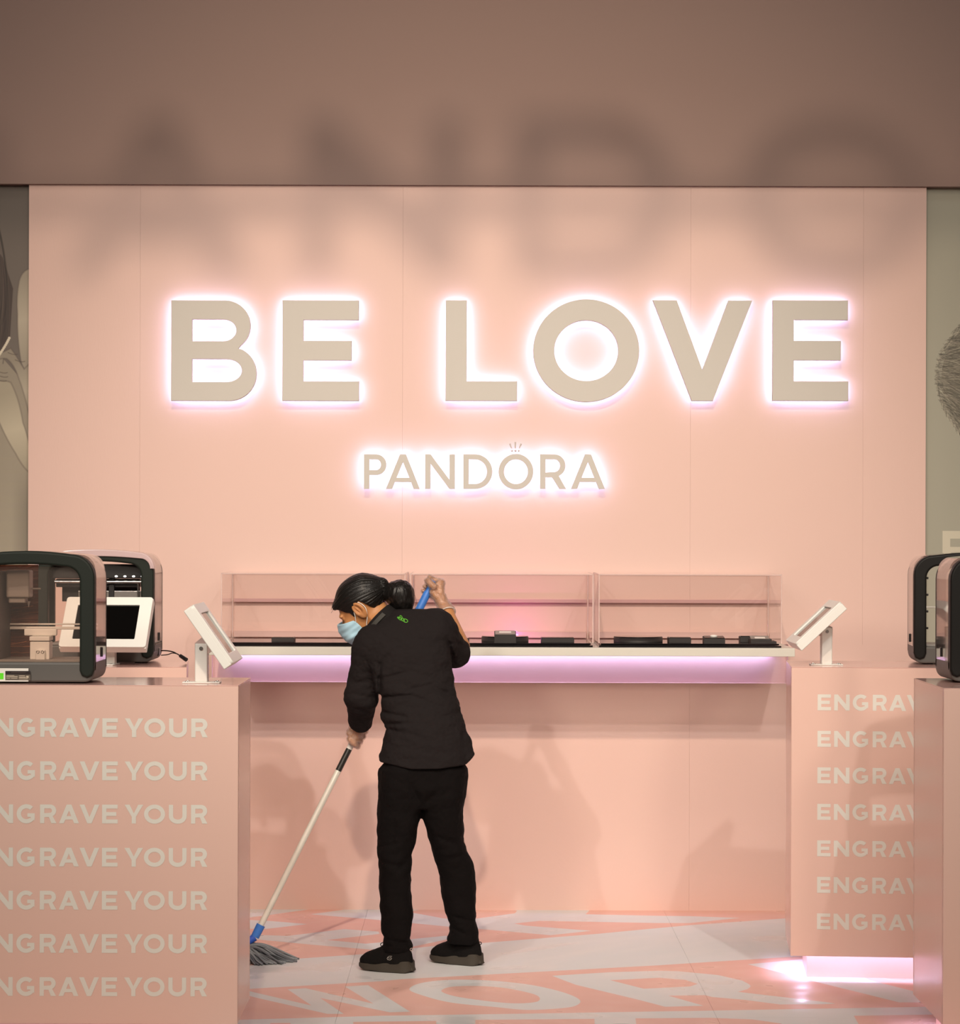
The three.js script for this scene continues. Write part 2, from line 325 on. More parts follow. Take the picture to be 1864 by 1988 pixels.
    for (let i = 0; i < 2600; i++) {
      const y = 585 + r() * 300, t = (y - 735) / 150, depth = r() * r() * 130, x = edge(y) + depth, l = 12 + r() * 30, a = 2.9 + t * -0.9 + (r() - 0.5) * 0.7;
      const v = (r() < 0.5 ? 62 + 40 * r() : 150 + 70 * r()) * (depth < 12 ? 1.05 : 1);
      g.strokeStyle = `rgba(${v | 0},${(v * 0.97) | 0},${(v * 0.88) | 0},${0.18 + 0.4 * r()})`; g.lineWidth = 0.5 + r() * 1.2;
      const ex = Math.max(x + l * Math.cos(a), edge(y) - 5 + 7 * r()), ey = y - l * Math.sin(a) * 0.8;
      g.beginPath(); g.moveTo(X(x), Y(y)); g.quadraticCurveTo(X((x + ex) / 2), Y((y + ey) / 2 - 4), X(ex), Y(ey)); g.stroke();
    }
    // lettering at the bottom: an E
    g.fillStyle = 'rgb(226,220,202)';
    for (const [x, y, w, h] of [[1830, 1031, 15, 84], [1830, 1031, 70, 15], [1830, 1062, 60, 15], [1830, 1100, 70, 15]]) g.fillRect(X(x), Y(y), w, h);
  }, 300, 1460);
  const cr = at(1790 + 150, 300 + 730, zp);
  mesh('poster_panel', box(wl, yTop, 0.02, cr.x, yTop / 2, -zp - 0.012), std([0.3, 0.29, 0.26], 0.6), wallBack);
  tag(mesh('poster', new THREE.PlaneGeometry(wl, hl).translate(cr.x, cr.y, -zp + 0.001), std([0.85, 0.85, 0.82], 0.55, { map: right })), 'grey poster of a short-haired head above cream lettering beside the pink wall', 'poster');
}

// ---------------------------------------------------------------- stage lamps and added wash lamps
for (const s of SPOTS) {
  const l = new THREE.SpotLight(new THREE.Color().setRGB(...(s.tint ?? WARM)), s.power, 0, s.cone * Math.PI / 180, 1, 2);
  const from = V3(...s.at), to = V3(...s.aim), dir = to.clone().sub(from).normalize();
  const lamp = thing('spot_lamp', s.name, 'lamp', from), k = s.size / 0.1;
  lamp.userData.kind = 'structure';
  const q = new THREE.Quaternion().setFromUnitVectors(V3(0, -1, 0), dir);
  const can = new THREE.LatheGeometry([[0, 0.34], [0.08, 0.34], [0.1, 0.3], [0.1, 0.04], [0.13, 0.0], [0.125, 0.0], [0.095, 0.045], [0.09, 0.05], [0, 0.05]].map((p) => new THREE.Vector2(p[0] * k, p[1])), 32).applyQuaternion(q);
  mesh('body', can, M.blackMatte, lamp);
  mesh('lens', new THREE.CylinderGeometry(0.085 * k, 0.085 * k, 0.006, 32).translate(0, 0.035, 0).applyQuaternion(q), glow(WARM, 6 / k), lamp);
  mesh('yoke', merge([box(0.02, 0.3, 0.03, -0.13 * k, 0.2, 0), box(0.02, 0.3, 0.03, 0.13 * k, 0.2, 0), box(0.28 * k, 0.02, 0.03, 0, 0.35, 0), rod(V3(0, 0.35, 0), V3(0, 8.9 - s.at[1], 0), 0.02)]), M.blackMatte, lamp);
  l.position.copy(from).addScaledVector(dir, 0.02 + (k > 1 ? 0.0 : 0));
  l.target.position.copy(to);
  l.castShadow = true; l.shadow.radius = s.soft; l.shadow.mapSize.set(2048, 2048);
  l.name = 'spot_lamp';
  scene.add(l, l.target);
}
{
  for (const [x, z] of [[-3.2, -5], [3.2, -5], [-3.2, 1.5], [3.2, 1.5]]) {
    structure(mesh('fill_light', box(2.4, 0.06, 2.4, x, 8.86, z), glow([1, 0.9, 0.76], 0.3)));  // panels added under the unseen ceiling as ambient fill
    const l = new THREE.RectAreaLight(new THREE.Color().setRGB(1, 0.91, 0.82), HALL_POWER, 2.4, 2.4);
    l.name = 'fill_light'; l.position.set(x, 8.81, z); l.rotation.x = -Math.PI / 2; scene.add(l);
  }
  // added soft fill panel, out of view high in front of the stand
  const from = V3(...SOFT.at), tilt = Math.atan2(SOFT.at[1] - SOFT.aim[1], SOFT.at[2] - SOFT.aim[2]);
  const panel = structure(mesh('fill_light', box(SOFT.size[0], SOFT.size[1], 0.06), glow(WARM, 0.5)));
  panel.position.copy(from); panel.rotation.x = -tilt;
  const l = new THREE.RectAreaLight(new THREE.Color().setRGB(...SOFT_TINT), SOFT_POWER, ...SOFT.size);
  l.name = 'fill_light'; l.position.copy(from).add(V3(0, -Math.sin(tilt) * 0.05, -Math.cos(tilt) * 0.05)); l.rotation.x = -tilt; scene.add(l);
}

// ---------------------------------------------------------------- signs on the wall
const SIGN_Z = WALL - 0.062, SIGN_S = FOCAL / SIGN_Z;
function wallSign(root, list, cap, w, yBase, depth, light, lightPower, strength) {
  const m = cap / SIGN_S, front = M.cream;
  for (const [ch, x0, x1] of list) {
    const W = (x1 - x0) / cap, shape = glyph(ch, W, w), p = at(x0, yBase, SIGN_Z).sub(root.position);
    const g = new THREE.ExtrudeGeometry(shape, { depth: depth / m, bevelEnabled: true, bevelThickness: 0.004, bevelSize: 0.003, bevelOffset: -0.003, bevelSegments: 1, curveSegments: 4 });
    g.scale(m, m, m).translate(p.x, p.y, p.z - depth);
    const letter = mesh('letter', g, front, root);
    // glowing back, turned to the wall
    const back = new THREE.ShapeGeometry(shape, 4); back.scale(m, m, 1).rotateY(0);
    const flip = back.index.array; for (let i = 0; i < flip.length; i += 3) { const t = flip[i]; flip[i] = flip[i + 1]; flip[i + 1] = t; }
    back.computeVertexNormals(); back.translate(p.x, p.y, p.z - depth - 0.002);
    mesh('glow_light', back, glow(light, strength), letter);
    const rects = { E: [[w / 2, 0.5, w, 1], [W / 2, 1 - w / 2, W, w], [W / 2, 0.5, W, w], [W / 2, w / 2, W, w]], B: [[w / 2, 0.5, w, 1], [W / 2, 1 - w / 2, W * 0.8, w], [W / 2, 0.5, W * 0.8, w], [W / 2, w / 2, W * 0.8, w]], L: [[w / 2, 0.5, w, 1], [W / 2, w / 2, W, w]] }[ch] ?? [[W / 2, 0.5, W * 0.7, 0.7]];
    for (const [cx, cy, rw, rh] of rects) {
      const l = new THREE.RectAreaLight(new THREE.Color().setRGB(...light), lightPower, rw * m, rh * m);
      l.name = 'sign_light'; l.position.set(root.position.x + p.x + cx * m, root.position.y + p.y + cy * m, root.position.z + p.z - depth - 0.004);
      scene.add(l);
    }
  }
}
const HALO = [0.58, 0.63, 1.06];
{
  const s = thing('wall_sign', 'large backlit cream BE LOVE lettering glowing white on the pink wall', 'sign', at(990, 778, SIGN_Z));
  wallSign(s, [['B', 332, 498], ['E', 548, 697], ['L', 865, 1004], ['O', 1035, 1241], ['V', 1267, 1460], ['E', 1500, 1647]], 195, 0.21, 778, 0.03, HALO, 0.25, 6);
}
{
  const s = thing('wall_sign', 'small backlit PANDORA lettering with a crown over the O, below the large letters', 'sign', at(941, 949, SIGN_Z));
  const X = (c) => 660 + c * 0.3004;
  wallSign(s, [['P', X(155), X(300)], ['A', X(297), X(517)], ['N', X(550), X(743)], ['D', X(797), X(985)], ['O', X(1025), X(1250)], ['R', X(1293), X(1462)], ['A', X(1493), X(1713)]], 67.4, 0.158, 949.3, 0.02, HALO, 0.2, 9);
  const q = (c, d) => at(X(c), 820 + d * 0.3004, SIGN_Z).sub(s.position), list = [];
  for (const [c, d, e, f] of [[1098, 137, 1109, 167], [1134, 126, 1134, 167], [1172, 137, 1160, 167]]) list.push(rod(q(c, d), q(e, f), 0.0040, 0.0024, 10));
  for (const c of [1113, 1135, 1157]) list.push(new THREE.SphereGeometry(0.0038, 12, 8).translate(...q(c, 184).toArray()));
  const crown = merge(list); crown.translate(0, 0, -0.012);
  mesh('crown', crown, M.cream, s);
}
// the name over the front of the stand, on a rail that hangs from the hall's ceiling: it throws its shadow on header and wall
{
  const z = -6, L = SPOTS[0].at, k = (L[2] - z) / (L[2] + WALL);
  const sx = (x) => L[0] + ((x - VX) / FOCAL * WALL - L[0]) * k, sy = (y) => L[1] + (EYE - (y - VY) / FOCAL * WALL - L[1]) * k;
  const s = thing('hanging_sign', 'cream letters on a rail hung over the front of the stand', 'sign', V3(0, sy(530), z));
  s.userData.kind = 'structure';
  const cap = sy(232) - sy(530);
  for (const [ch, cx, wpx] of [['P', -105, 250], ['A', 305, 352], ['N', 740, 305], ['D', 1155, 315], ['O', 1620, 370], ['R', 2040, 290], ['A', 2450, 352]]) {
    const W = (sx(cx + wpx) - sx(cx)) / cap, g = new THREE.ExtrudeGeometry(glyph(ch, W, 0.19), { depth: 0.08, bevelEnabled: false, curveSegments: 4 });
    g.scale(cap, cap, cap).translate(sx(cx) - W * cap / 2, 0, 0);
    mesh('letter', g, M.cream, s);
  }
  const ry = sy(415) - sy(530);
  mesh('rail', box(4.2, 0.045, 0.05, 0.3, ry, -0.04), M.blackMatte, s);
  for (const x of [-1.7, 2.3]) mesh('hanger', rod(V3(x, ry, -0.04), V3(x, 8.9 - s.position.y, -0.04), 0.012), M.blackMatte, s);
}

// ---------------------------------------------------------------- display shelf along the wall
const SHELF_F = 10.2, SHELF_TOP = 1.117, SHELF_LOW = 1.084;
const SHELF_X0 = (402 - VX) / 490, SHELF_X1 = (1544 - VX) / 490;
{
  const w = SHELF_X1 - SHELF_X0, cx = (SHELF_X0 + SHELF_X1) / 2, d = WALL - SHELF_F - 0.001;
  const s = thing('display_shelf', 'long cream wall shelf lit lavender from below, carrying three clear display cases', 'shelf', V3(cx, SHELF_LOW, -WALL));
  mesh('shelf_board', box(w, SHELF_TOP - SHELF_LOW, d, 0, (SHELF_TOP - SHELF_LOW) / 2, d / 2 + 0.001, 0.002), M.creamGloss, s);
  const lav = [0.66, 0.62, 1.1];
  mesh('light_strip', box(w - 0.06, 0.006, 0.012, 0, -0.003, -0.012), glow(lav, 2.2), s);
  const l = new THREE.RectAreaLight(new THREE.Color().setRGB(...lav), 25, w - 0.06, 0.012);
  l.name = 'shelf_light'; l.position.set(cx, SHELF_LOW - 0.008, -WALL - 0.012); l.rotation.set(-Math.PI / 2 - 0.0, 0, 0); scene.add(l);
}

// three acrylic display cases
const CASE_F = 10.25, CASE_B = 10.715, CASE_TOP = 1.408;
const CASES = [[430, 786, 'clear acrylic display case behind the bent person, mostly empty'], [797, 1151, 'clear acrylic display case holding the low round plinth lit magenta'], [1163, 1517, 'clear acrylic display case holding a wide round black plinth and small boxes']];
for (const [x0, x1, label] of CASES) {
  const a = at(x0, 1250, CASE_F).x, b = at(x1, 1250, CASE_F).x, w = b - a, d = CASE_B - CASE_F, t = 0.005, y0 = SHELF_TOP, h = CASE_TOP - y0;
  const c = thing('display_case', label, 'display case', V3((a + b) / 2, y0 + 0.0005, -(CASE_F + CASE_B) / 2), 0, 'acrylic display cases on the wall shelf');
  mesh('base_plate', merge([box(w, 0.007, d, 0, 0.0035, 0, 0.001), box(w - 0.016, 0.007, d - 0.016, 0, 0.0115, 0, 0.001)]), M.blackGloss, c);
  const yb = 0.0152, hh = h - yb, ym = yb + hh / 2;
  const pane = (gw, gh, x, y, z, rx, ry) => { const g = new THREE.PlaneGeometry(gw, gh); g.rotateX(rx).rotateY(ry).translate(x, y, z); return g; };
  mesh('front_pane', pane(w, hh, 0, ym, d / 2, 0, 0), M.acrylic, c);
  mesh('rear_pane', pane(w, hh, 0, ym, -d / 2, 0, Math.PI), M.acrylic, c);
  mesh('side_pane', pane(d, hh, -w / 2, ym, 0, 0, -Math.PI / 2), M.acrylic, c);
  mesh('side_pane', pane(d, hh, w / 2, ym, 0, 0, Math.PI / 2), M.acrylic, c);
  mesh('top_pane', pane(w, d, 0, h, 0, -Math.PI / 2, 0), M.acrylic, c);
  const e = [];
  for (const z of [-d / 2, d / 2]) e.push(box(w, t, t, 0, h - t / 2, z, 0.0008));
  for (const x of [-w / 2, w / 2]) { e.push(box(t, t, d, x, h - t / 2, 0, 0.0008)); for (const z of [-d / 2, d / 2]) e.push(box(t, hh, t, x, ym, z, 0.0008)); }
  mesh('pane_edge', merge(e), M.acrylicEdge, c);
  mesh('rear_strip', box(w - 0.012, 0.0145, 0.008, 0, at(900, 1166.5, CASE_B).y - y0, -d / 2 + 0.008, 0.001), M.rail, c);
  mesh('rear_strip', box(w - 0.012, 0.026, 0.008, 0, 0.031, -d / 2 + 0.008, 0.001), M.baseShade, c);  // low strip, darker in colour to stand for shade along the base
}
// jewellery stands inside the cases
const STAND_GROUP = 'black jewellery stands in the display cases', DECK = SHELF_TOP + 0.0152;
function stand(label, x0, x1, yTop, z, build) {
  // z = distance of the front edge
  const a = at(x0, 1245, z).x, b = at(x1, 1245, z).x, h = at(900, yTop, z).y - DECK, d = build.depth ?? b - a;
  const o = thing('display_stand', label, 'display stand', V3((a + b) / 2, DECK, -z - d / 2), 0, STAND_GROUP);
  build(o, b - a, h);
  return o;
}
const deep = (depth, f) => Object.assign(f, { depth });
const block = (d) => deep(d, (o, w, h) => { mesh('block', box(w, h - 0.003, d, 0, (h - 0.003) / 2, 0, 0.002), M.blackMatte, o); mesh('pad', box(w - 0.004, 0.003, d - 0.004, 0, h - 0.0015, 0, 0.001), M.blackGloss, o); });
const plinth = (o, w, h) => {
  mesh('drum', new THREE.LatheGeometry([[0, 0], [w / 2 - 0.001, 0], [w / 2, 0.001], [w / 2, h - 0.004], [0, h - 0.004]].map((p) => new THREE.Vector2(...p)), 64), M.blackMatte, o);
  mesh('top_plate', new THREE.CylinderGeometry(w / 2 - 0.0015, w / 2, 0.004, 64).translate(0, h - 0.002, 0), M.blackGloss, o);
};
const wedge = (ring) => deep(0.07, (o, w, h) => {
  const d = 0.07, sh = new THREE.Shape([[0, 0], [d, 0], [d, h * 0.72], [0, h]].map((p) => new THREE.Vector2(...p)));
  mesh('block', new THREE.ExtrudeGeometry(sh, { depth: w, bevelEnabled: false }).translate(0, 0, -w / 2).rotateY(-Math.PI / 2).translate(0, 0, -d / 2), M.blackMatte, o);
  const tilt = Math.atan2(h * 0.28, d), cy = h * 0.86 + 0.0015;
  mesh('plate', box(w - 0.006, 0.002, d - 0.006).rotateX(tilt).translate(0, cy, 0), ring ? M.blackGloss : M.greyLight, o);
  if (ring) mesh('ring', new THREE.TorusGeometry(0.011, 0.0035, 10, 28).rotateX(Math.PI / 2 + tilt).translate(0, cy + 0.004, 0), M.white, o);
  else mesh('card', box(w * 0.55, 0.0008, d * 0.3).rotateX(tilt).translate(0, cy + 0.0018, 0), M.white, o);
});
stand('small black block standing alone in the case left of the person', 527, 571, 1238, 10.28, block(0.09));
stand('black block half hidden behind the elbow in the middle case', 885, 911, 1239, 10.28, block(0.05));
stand('round black plinth in the middle case, under magenta light', 935, 1027, 1236, 10.30, plinth);
stand('wedge stand with a pale card in front of the round plinth', 960, 1002, 1226, 10.268, wedge(false));
stand('long low black block beside the magenta-lit round plinth', 1051, 1115, 1237, 10.28, block(0.1));
stand('wide round black plinth at the end of the third case', 1194, 1290, 1236, 10.28, plinth);
stand('small black cube stand beside the wide round plinth', 1299, 1342, 1236, 10.28, block(0.1));
stand('small black stand holding a white ring, in the third case', 1367, 1408, 1235, 10.27, wedge(true));
stand('tall black block behind the stepped tray in the third case', 1437, 1478, 1233, 10.37, block(0.06));
stand('stepped black tray with a pale card at the end of the third case', 1458, 1508, 1237, 10.268, deep(0.1, (o, w, h) => {
  mesh('block', merge([box(w, h * 0.4, 0.1, 0, h * 0.2, 0, 0.001), box(w * 0.82, h * 0.42, 0.085, -w * 0.09, h * 0.6, 0, 0.001)]), M.blackMatte, o);
  mesh('plate', box(w * 0.72, 0.003, 0.07).rotateX(0.22).translate(-w * 0.1, h * 0.86, 0), M.greyLight, o);
  mesh('card', box(w * 0.4, 0.001, 0.02).rotateX(0.22).translate(-w * 0.1, h * 0.86 + 0.0025, 0), M.white, o);
}));
{  // added magenta light behind the round plinth, for a glow of unknown source
  const p = at(1003, 1240, 10.56), rgb = [1, 0.1, 0.75];
  const o = thing('added_magenta_light', 'added tiny magenta light behind the round plinth in the middle case', 'lamp', V3(p.x, DECK, p.z));
  mesh('housing', new THREE.CylinderGeometry(0.018, 0.02, 0.012, 20).translate(0, 0.006, 0), M.blackMatte, o);
  mesh('bulb', new THREE.SphereGeometry(0.009, 16, 10).translate(0, 0.016, 0), glow(rgb, 2), o);
  const l = new THREE.PointLight(new THREE.Color().setRGB(...rgb), 0.055, 0, 2); l.name = 'added_magenta_light'; l.position.set(p.x, DECK + 0.016, p.z); l.shadow.radius = 0.5; l.castShadow = true; scene.add(l);
}

// ---------------------------------------------------------------- four counters
const LED = [0.68, 0.62, 1.02], LED_POWER = 26;
function counter(label, x, z, end, yaw, depth, top, low, capPx, rowPx, firstPx, led = 1) {
  // (x, z) is the front corner next to the aisle; end = +1: the counter runs to the left from it, -1: to the right
  const o = thing('counter', label, 'counter', V3(x, 0, -z), yaw);
  const s = FOCAL / z, cap = capPx / s, row = word('ENGRAVE YOUR', 0.228), margin = 0.0915, W = row.width * cap + 2 * margin, t = 0.018;
  const X = (v) => -end * v;   // distance from the aisle end
  const mid = X(W / 2);
  mesh('front_panel', box(W, top - low - 0.003, t, mid, (top - 0.003 + low) / 2, -t / 2, 0.0012), M.pinkGloss, o);
  mesh('back_panel', box(W, top - low - 0.003, t, mid, (top - 0.003 + low) / 2, -depth + t / 2, 0.0012), M.pinkGloss, o);
  for (const v of [t / 2, W - t / 2]) mesh('side_panel', box(t, top - low - 0.003, depth - 2 * t, X(v), (top - 0.003 + low) / 2, -depth / 2, 0.0012), M.pinkSide, o);
  mesh('top_panel', box(W, 0.003, depth, mid, top - 0.0015, -depth / 2, 0.0008), M.pinkTop, o);
  const inX = 0.06, inZ = 0.08, ceil = low + 0.035;
  mesh('bottom_panel', box(W - 2 * t, t, depth - 2 * t, mid, ceil + t / 2, -depth / 2), M.cream, o);
  mesh('plinth', box(W - 2 * inX, ceil, depth - 2 * inZ, mid, ceil / 2, -depth / 2), M.pinkGloss, o);
  const strip = [box(W - 0.06, 0.006, 0.012, mid, ceil - 0.003, -0.03), box(0.012, 0.006, depth - 0.12, X(0.051), ceil - 0.003, -depth / 2)];
  mesh('light_strip', merge(strip), glow(LED, 3 * led), o);
  for (const [w, d, lx, lz] of [[W - 0.06, 0.014, mid, -0.03], [0.014, depth - 0.12, X(0.051), -depth / 2]]) {
    const l = new THREE.RectAreaLight(new THREE.Color().setRGB(...LED), LED_POWER * led * (w < d ? 1.5 : 0.85), w, d);
    l.name = 'counter_light'; l.position.set(lx, ceil - 0.008, lz); l.rotation.x = -Math.PI / 2; o.add(l);
  }
  // seven lines of cream lettering on the front
  const g = merge(row.letters.map(([shape, dx]) => new THREE.ShapeGeometry(shape, 4).translate(dx, 0, 0))).scale(cap, cap, 1);
  const start = end > 0 ? -margin - row.width * cap : margin;
  for (let i = 0; i < 7; i++) {
    const m = mesh('lettering', g, M.print, o);
    m.position.set(start, EYE - ((firstPx + i * rowPx) - VY - LEAN * (x * s)) / s, 0.0009);
  }
  return o;
}
counter('pink counter beside the mop, with seven lines reading ENGRAVE YOUR', -0.715, 7.75, 1, 0, 0.42, 1.1095, 0.09, 36.5, 83.8, 1431.7, 0.15);
counter('pink counter mostly hidden behind the lettered one, under the tablet with a black screen', -1.0, 8.9, 1, 5.8 * Math.PI / 180, 0.55, 1.104, 0.09, 31.5, 71.5, 1381, 0.3);
counter('pink counter lettered ENGRAVE with bright white light shining at its foot', 1.11, 9.06, -1, -4.6 * Math.PI / 180, 0.47, 1.1026, 0.086, 31, 70.8, 1378.5);
counter('pink counter at the right edge, turning its plain unlettered side to the aisle', 1.408, 7.75, -1, 0, 0.53, 1.1077, 0.092, 36.5, 83.8, 1436);

// ---------------------------------------------------------------- engraving machines
function arch(W, H, drop, r, low) {   // outline of the arch, from the lower right end over the top to the lower left
  const p = [[W / 2, low]], n = 8;
  for (let i = 0; i <= n; i++) { const a = i / n * Math.PI / 2; p.push([W / 2 - r + r * Math.cos(a), H - drop - r + r * Math.sin(a) + drop * 0.12 * Math.sin(a)]); }
  for (let i = 1; i < 8; i++) { const u = 1 - 2 * i / 8; p.push([u * (W / 2 - r), H - drop * 0.88 * u * u]); }
  return p.concat(p.slice(0, n + 2).reverse().map(([x, y]) => [-x, y]));
}
function archBand(W, H, drop, r, low, tx, ty, depth, bevel) {
  const outer = arch(W, H, drop, r, low), inner = arch(W - 2 * tx, H - ty, drop * 0.75, r * 0.62, low).reverse();
  const pts = [...outer];
  if (tx > 0.02) { for (const a of [-0.25, -0.5, -0.75]) pts.push([-W / 2 + tx / 2 - tx / 2 * Math.cos(a * Math.PI), low + tx / 2 * Math.sin(a * Math.PI)]); }
  pts.push(...inner);
  if (tx > 0.02) { for (const a of [-0.25, -0.5, -0.75]) pts.push([W / 2 - tx / 2 - tx / 2 * Math.cos(a * Math.PI), low + tx / 2 * Math.sin(a * Math.PI)]); }
  return new THREE.ExtrudeGeometry(new THREE.Shape(pts.map((q) => new THREE.Vector2(...q))), { depth, bevelEnabled: bevel > 0, bevelThickness: bevel, bevelSize: bevel, bevelOffset: -bevel, bevelSegments: 3, curveSegments: 6 });
}
const scuffReflectMap = (() => {  // brown streaks: reflections and scuffs of tinted acrylic, drawn into the colour
  const c = document.createElement('canvas'); c.width = c.height = 512; const g = c.getContext('2d'), r = rng(31);
  g.fillStyle = 'rgb(96,58,44)'; g.fillRect(0, 0, 512, 512);
  for (let i = 0; i < 620; i++) {
    const y = r() * 512, x = r() * 512, l = 60 + r() * 300, v = r();
    g.strokeStyle = v < 0.55 ? `rgba(40,22,18,${0.1 + 0.3 * r()})` : v < 0.93 ? `rgba(190,120,88,${0.1 + 0.25 * r()})` : `rgba(255,180,120,${0.3 + 0.4 * r()})`;
    g.lineWidth = 0.6 + r() * 3; g.beginPath(); g.moveTo(x - l / 2, y); g.bezierCurveTo(x - l / 5, y + 9 * (r() - 0.5), x + l / 5, y - 14 * r(), x + l / 2, y - 26 * r()); g.stroke();
  }
  const t = new THREE.CanvasTexture(c); t.colorSpace = THREE.SRGBColorSpace; return t;
})();
const plateMap = (() => {
  const c = document.createElement('canvas'); c.width = 256; c.height = 100; const g = c.getContext('2d');
  g.fillStyle = 'rgb(96,88,78)'; g.fillRect(0, 0, 256, 100); g.fillStyle = 'rgb(34,24,24)'; g.fillRect(0, 0, 256, 40);
  g.fillStyle = 'rgb(60,50,46)'; g.fillRect(60, 8, 150, 14);
  g.fillStyle = 'rgb(196,186,166)'; for (const [x, y, w, h] of [[10, 58, 116, 9], [140, 48, 60, 6], [10, 76, 40, 6], [58, 76, 66, 6], [140, 64, 70, 10], [214, 52, 24, 24], [12, 46, 80, 5], [140, 82, 90, 6]]) g.fillRect(x, y, w, h);
  const t = new THREE.CanvasTexture(c); t.colorSpace = THREE.SRGBColorSpace; return t;
})();
function machine(label, x, z, left, y, turn, kind) {
  // x = its side edge seen from the aisle (front), left = +1 when that edge is its right one
  const W = 0.42, H = 0.402, D = 0.25, o = thing('engraving_machine', label, 'engraving machine', V3(x - left * W / 2, y, -z), turn);
  const base = new THREE.Shape(); const r = 0.034, bh = 0.064;
  base.moveTo(-W / 2 + r, 0.004); base.lineTo(W / 2 - r, 0.004); base.quadraticCurveTo(W / 2, 0.004, W / 2, r + 0.01); base.lineTo(W / 2, bh); base.lineTo(-W / 2, bh); base.lineTo(-W / 2, r + 0.01); base.quadraticCurveTo(-W / 2, 0.004, -W / 2 + r, 0.004);
  mesh('base', new THREE.ExtrudeGeometry(base, { depth: D - 0.012, bevelEnabled: true, bevelThickness: 0.006, bevelSize: 0.006, bevelOffset: -0.006, bevelSegments: 3, curveSegments: 10 }).translate(0, 0, -D + 0.006), M.grey, o);
  for (const [fx, fz] of [[-1, -0.04], [1, -0.04], [-1, -D + 0.04], [1, -D + 0.04]]) mesh('foot', new THREE.CylinderGeometry(0.014, 0.012, 0.005, 16).translate(fx * (W / 2 - 0.06), 0.0025, fz), M.blackMatte, o);
  mesh('front_frame', archBand(W, H, 0.012, 0.07, 0.04, 0.045, 0.04, 0.028, 0.007).translate(0, 0, -0.024), kind === 'side' ? M.darkFrame : M.darkGreen, o);
  mesh('rear_frame', archBand(W, H, 0.012, 0.07, 0.04, 0.03, 0.03, 0.02, 0.004).translate(0, 0, -D), M.darkGreen, o);
  const cover = archBand(W + 0.001, H + 0.0005, 0.012, 0.07, bh, 0.004, 0.004, D - 0.05, 0).translate(0, 0, -D + 0.022);
  mesh('cover', cover, M.smoked, o);
  for (const s of [-1, 1]) mesh('catch', box(0.006, 0.03, 0.012, s * (W / 2 + 0.002), 0.09, -D * 0.55, 0.002), M.black, o);
  mesh('bed', box(W - 0.09, 0.008, D - 0.06, 0, bh + 0.003, -D / 2, 0.002), M.greyLight, o);
  const vise = mesh('vise', merge([box(0.06, 0.055, 0.06, 0, 0.0275, 0, 0.003), box(0.062, 0.014, 0.07, 0, 0.064, 0, 0.003), box(0.1, 0.022, 0.02, -0.005, 0.082, -0.02, 0.004), box(0.028, 0.03, 0.012, 0.004, 0.015, 0.036, 0.002)]).translate(0.035, bh + 0.006, -0.075), M.white, o);
  for (const s of [-1, 1]) mesh('screw', new THREE.TorusGeometry(0.004, 0.0013, 8, 16).translate(0.039 + s * 0.007, bh + 0.03, -0.0325), M.steel, vise);
  if (kind === 'front') {
    mesh('dotted_panel', (() => {
      const l = [box(0.03, 0.27, 0.18, -0.098, bh + 0.14, -0.12, 0.003)];
      for (let i = 0; i < 14; i++) for (let j = 0; j < 2; j++) l.push(new THREE.TorusGeometry(0.0048, 0.0012, 6, 12, Math.PI).translate(-0.105 + j * 0.013, bh + 0.02 + i * 0.0185, -0.029));
      return merge(l);
    })(), M.grey, o);
    mesh('rear_panel', new THREE.PlaneGeometry(0.2, 0.29).translate(-0.1, bh + 0.148, -D + 0.025), std([0.75, 0.7, 0.68], 0.25, { map: scuffReflectMap, side: THREE.DoubleSide }), o);
    mesh('engraving_head', merge([box(0.072, 0.085, 0.07, -0.04, 0.3, -0.12, 0.006), box(0.052, 0.018, 0.05, -0.044, 0.25, -0.12, 0.004), new THREE.ConeGeometry(0.006, 0.02, 12).rotateX(Math.PI).translate(-0.012, 0.236, -0.12), new THREE.CylinderGeometry(0.003, 0.003, 0.05, 10).rotateZ(Math.PI / 2).translate(0.0, 0.285, -0.12)]), M.greyLight, o);
    mesh('rail', merge([box(0.32, 0.009, 0.012, 0.03, bh + 0.097, -0.2, 0.002), box(0.32, 0.005, 0.01, 0.03, bh + 0.109, -0.2, 0.002)]), M.white, o);
    mesh('window', new THREE.PlaneGeometry(W - 0.09, 0.29).translate(0, bh + 0.146, -0.012), std([0.93, 0.80, 0.72], 0.02, { transmission: 0.95, thickness: 0 }), o);
    mesh('sticker', box(0.031, 0.019, 0.001, -0.081, 0.022, 0.0068), std([0.12, 0.85, 0.01], 0.5), o).userData.label = 'bright green sticker';
    mesh('badge', box(0.17, 0.04, 0.002, -0.075, 0.026, 0.0055), M.white, o);
    const pl = new THREE.PlaneGeometry(0.076, 0.028).translate(-0.022, 0.024, 0.0072);
    mesh('rating_plate', pl, std([1, 1, 1], 0.4, { map: plateMap }), o);
  } else if (kind === 'rear') {
    mesh('drive_box', merge([box(W - 0.1, 0.05, 0.17, 0, 0.325, -0.13, 0.004), box(W - 0.12, 0.03, 0.05, 0, 0.283, -0.1, 0.003), box(0.02, 0.1, 0.03, 0.05, 0.25, -0.08, 0.002), box(W - 0.14, 0.07, 0.02, 0, 0.25, -0.16, 0.002)]), M.black, o);
    mesh('gantry_bar', merge([box(0.26, 0.026, 0.014, 0.06, 0.243, -0.075, 0.002), rod(V3(-0.15, 0.288, -0.05), V3(0.16, 0.288, -0.05), 0.006)]), M.steel, o);
    for (let i = 0; i < 4; i++) mesh('status_light', new THREE.SphereGeometry(0.0035, 12, 8).scale(1.5, 1, 1).translate(0.07 + i * 0.031, 0.308, -0.043), glow([1, 0.97, 0.92], 2.5), o);
